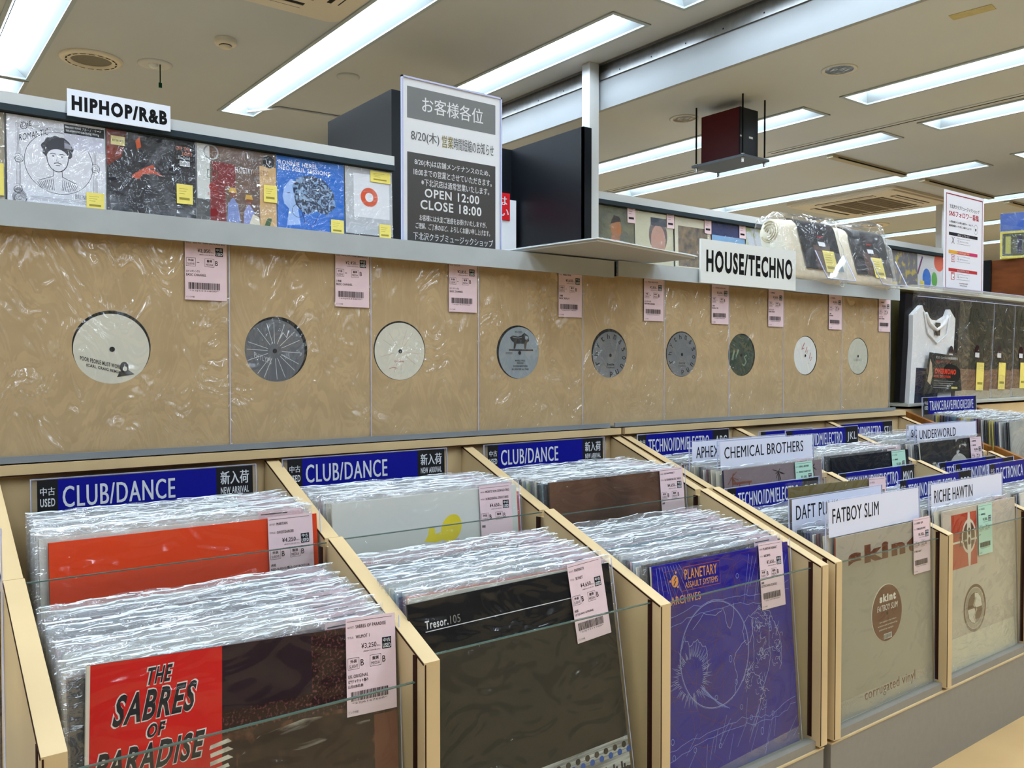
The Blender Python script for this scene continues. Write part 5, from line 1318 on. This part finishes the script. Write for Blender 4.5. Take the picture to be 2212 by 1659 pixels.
g = G(); g.box(M('navy_jersey_print', (20, 24, 52), 0.7), 0.06, 0.2, -0.001, -0.0003, 0.0, 0.11); g.build('chest_print', t)
g = G(); g.y0 = -0.014
g.extr(M('flyer_black', (30, 34, 34), 0.4), [(0.085, 0.03), (0.33, 0.045), (0.30, 0.155), (0.11, 0.16)], -0.014, -0.013, 'y')
RDO = flat((214, 66, 44)); fs_ = lambda x, z: (x, z)
for s, x0, x1, z0, z1, m, b in (('ダンス・ミュージックの未来を体現する', 0.15, 0.29, 0.142, 0.151, GREYINK, 0.02), ('兄弟デュオ、オーヴァーモノ', 0.15, 0.25, 0.129, 0.138, REDI, 0.02), ('OVERMONO', 0.148, 0.285, 0.095, 0.112, RDO, 0.05), ('PURE DEVOTION', 0.146, 0.25, 0.083, 0.091, RDO, 0.03)):
    g.text(m, s, x0, z0, x1, z1, 1, b)
for k in range(4): g.rect(flat((150, 152, 152)), 0.145, 0.072 - 0.007 * k, 0.28 - 0.012 * k, 0.0735 - 0.007 * k, 1)
g.poly(flat((190, 170, 140)), [(0.105, 0.07), (0.125, 0.06), (0.135, 0.09), (0.128, 0.125), (0.115, 0.14), (0.112, 0.1)], 1); g.rect(YELLOW, 0.26, 0.05, 0.3, 0.056, 1)
g.build('flyer', t)
g = G(); g.y0 = -0.006; g.disc(flat((40, 18, 24)), 0.262, 0.165, 0.016, 0, 0.022); g.rect(GREYINK, 0.25, 0.15, 0.274, 0.162, 1); g.build('round_sticker', t)
g = G(); p = [0.4, 2, 4]; g.grid(SHINY, 22, 22, lambda u, v: (-0.006 + 0.36 * u, -0.018 + 0.004 * sin(7 * u + 9 * v) + 0.003 * sin(15 * v - 4 * u), -0.004 + 0.345 * v)); g.build('clear_bag', t)
def dark_rec(x, y, label, seed):
    t = thing('record', label, 'record', (x, y, 0.672), (0.02, 0.03, 0), 'dark records beside the bagged white shirt')
    g = G(); g.box(M('dark_moss_print', (38, 42, 30), 0.4, rgb2=(70, 60, 44), scale=6), 0, 0.333, 0, 0.004, 0, 0.333); g.y0 = 0
    g.rect(M('wood_deck_print', (122, 92, 66), 0.5, var=0.25, scale=30, stretch=(0.3, 1, 4)), 0, 0.03, 0.333, 0.1, 1); g.rect(flat((170, 156, 130)), 0, 0, 0.333, 0.03, 1); g.build('cover', t)
    g = G(); g.y0 = -0.003; g.disc(flat((44, 18, 24)), 0.225, 0.16, 0.018, 0, 0.024); g.rect(GREYINK, 0.21, 0.142, 0.24, 0.158, 1); g.build('round_sticker', t)
    g = G(); g.y0 = -0.003; g.rect(YELLOW, 0.225, 0.03, 0.28, 0.125, 0); g.rect(flat((150, 136, 60)), 0.235, 0.05, 0.272, 0.058, 1); g.build('price_tag', t)
    film_sheet(t, SHINY, w=0.345, h=0.34, seed=seed, amp=0.002, both=False).location = (0.1665, -0.001, 0)
dark_rec(2.80, 1.372, 'dark mossy record with yellow label directly right of the bagged white shirt', 41)
dark_rec(2.985, 1.380, 'dark mossy record with yellow label, second right of the bagged white shirt', 42)
dark_rec(3.18, 1.388, 'dark mossy record cut off at the right edge behind the others', 43)
g = G(); g.box(M('shelf_edge_grey', (170, 170, 160), 0.5), 2.5, 4.4, 1.325, 1.412, 0.656, 0.664)
tag(g.build('display_ledge'), 'thin pale ledge carrying the bagged white shirt and dark records', 'ledge')
# social media notice
th, w, h = sign('notice', 'white notice with a dark red border on the clear shelf', 2.765, 3.035, 1.352, 1.0222, 1.343, 0.003, M('notice_white', (218, 218, 226), 0.4), 'notice')
BR_ = M('notice_red', (140, 44, 58), 0.45)
g = G()
for a, b, c, d in ((0.008, 0.006, w - 0.01, 0.0095), (0.008, h - 0.0125, w - 0.01, h - 0.009), (0.008, 0.006, 0.0115, h - 0.009), (w - 0.0135, 0.006, w - 0.01, h - 0.009)): g.rect(BR_, a, b, c, d, 1)
g.text(DARK, '下北沢クラブミュージックショップ', 0.03, h - 0.056, w - 0.035, h - 0.043, 2, 0.012); g.text(flat((170, 40, 56)), 'SNSフォロワー募集', 0.028, h - 0.082, w - 0.037, h - 0.062, 2, 0.03)
g.text(DARK, '入荷情報からお得な割引セールまで、', 0.028, h - 0.102, w - 0.075, h - 0.095, 2, 0.014); g.text(DARK, '最新情報をいち早くお届けします!', 0.028, h - 0.115, w - 0.09, h - 0.108, 2, 0.014)
g.ring(DARK, w - 0.058, h - 0.11, 0.012, 0.0128, 2, kz=1.3); g.rect(INK, w - 0.062, h - 0.115, w - 0.054, h - 0.107, 2)
for k, (m, s) in enumerate(((flat((36, 34, 44)), 'Xはこちら!'), (flat((204, 84, 60)), 'インスタグラムはこちら!'), (flat((176, 50, 52)), '公式ブログはこちら!'))):
    z = h - 0.143 - k * 0.058
    g.rect(m, 0.028, z, w - 0.045, z + 0.0105, 2); g.text(GREYINK, s, 0.085, z + 0.002, 0.165, z + 0.0085, 3, 0.015)
    if k == 1: g.rect(flat((214, 160, 50)), 0.028, z, 0.085, z + 0.0105, 3); g.rect(flat((190, 50, 100)), w - 0.1, z, w - 0.045, z + 0.0105, 3)
    zz = z - 0.026
    if k == 0: g.text(flat((90, 90, 96)), 'X', 0.046, zz, 0.066, zz + 0.022, 2, 0.0)
    elif k == 1:
        g.line(flat((180, 70, 90)), [(0.046, zz), (0.068, zz), (0.068, zz + 0.022), (0.046, zz + 0.022)], 0.0025, 2, True); g.ring(flat((180, 70, 90)), 0.057, zz + 0.011, 0.005, 0.007, 2); g.disc(flat((180, 70, 90)), 0.0635, zz + 0.018, 0.0015, 2)
    else:
        g.rect(flat((186, 50, 50)), 0.044, zz, 0.068, zz + 0.024, 2); g.rect(PAPER, 0.047, zz + 0.002, 0.065, zz + 0.017, 3); g.text(PAPER, 'BLOG', 0.047, zz + 0.018, 0.065, zz + 0.0225, 3); g.rect(INK, 0.057, zz + 0.005, 0.062, zz + 0.010, 4)
    g.line(flat((110, 110, 120)), [(0.082, zz + 0.002), (0.172, zz + 0.002), (0.172, zz + 0.019), (0.082, zz + 0.019)], 0.0008, 2, True); g.ring(DARK, 0.092, zz + 0.0115, 0.003, 0.004, 2); g.line(DARK, [(0.095, zz + 0.009), (0.098, zz + 0.006)], 0.001, 2); g.text(flat((110, 110, 120)), ('@disk_club', '@clubmusicshop', 'clubmusic blog')[k], 0.103, zz + 0.008, 0.16, zz + 0.0125, 2)
g.text(BR_, 'CLUB MUSIC SHOP', 0.1, 0.024, 0.16, 0.028, 2, 0.01); g.text(DARK, 'SHIMOKITAZAWA', 0.105, 0.017, 0.155, 0.021, 2)
g.build('printed_notice', th)
# wooden cabinet with boxed records at the far right
g = G(); g.box(M('red_brown_wood', (112, 62, 28), 0.45, rgb2=(84, 44, 20), scale=5, stretch=(1, 1, 4)), 6.0, 6.9, 1.7, 2.66, 0, 1.475)
o = tag(g.build('wood_cabinet'), 'red brown wooden cabinet at the right edge behind the red bordered notice', 'cabinet')
G().box(BLACK, 5.99, 6.0, 2.62, 2.70, 0, 1.48).build('corner_strip', o)
def a_box(g, w, h):
    lp_face(g, flat((190, 180, 70)), w, h, 0.03); g.rect(flat((66, 70, 50)), 0.012 - w / 2, 0.015, w / 2 - 0.012, h * 0.55, 1); g.rect(flat((60, 90, 160)), -w / 2, h * 0.6, 0, h, 1); g.rect(flat((96, 60, 40)), 0, h * 0.6, w / 2, h, 1)
    for k, m in enumerate((flat((150, 150, 60)), flat((40, 40, 60)), flat((60, 150, 90)), flat((130, 90, 60)))): g.rect(m, -w / 2 + 0.03 + 0.065 * k, 0.03, -w / 2 + 0.06 + 0.065 * k, h * 0.48, 2)
g = G(); a_box(g, 0.36, 0.30)
o = tag(g.build('record', None, (6.02, 2.38, 1.478), (-0.12, 0, -1.15)), 'blue and yellow boxed record standing on the wooden cabinet', 'record')
film_sheet(o, SHINY, w=0.37, h=0.31, seed=60, amp=0.003, both=False, seam=False, n=14)
g = G(); a_m5(g, 0.33, 0.33)
o = tag(g.build('record', None, (6.02, 2.02, 1.478), (-0.1, 0, -1.2)), 'bagged pale record at the right edge on the wooden cabinet', 'record')
film_sheet(o, SHINY, w=0.35, h=0.36, seed=61, amp=0.004, both=False, seam=False, n=14)

# neighbour of the first rack at the far left
g = G(); g.box(KICK, -0.6, 0.092, 0.80, 1.3, 0, 0.30)
tag(g.build('low_cabinet'), 'low grey cabinet left of the first record rack', 'cabinet')
g = G(); lp_face(g, KRAFT, 0.34, 0.34); o = tag(g.build('carded_record', None, (-0.084, 0.815, 0.30), (-0.03, 0, 0)), 'brown card sleeve in crinkled wrap at the far left edge', 'record')
film_sheet(o, SHINY, w=0.352, h=0.35, seed=70, amp=0.002)
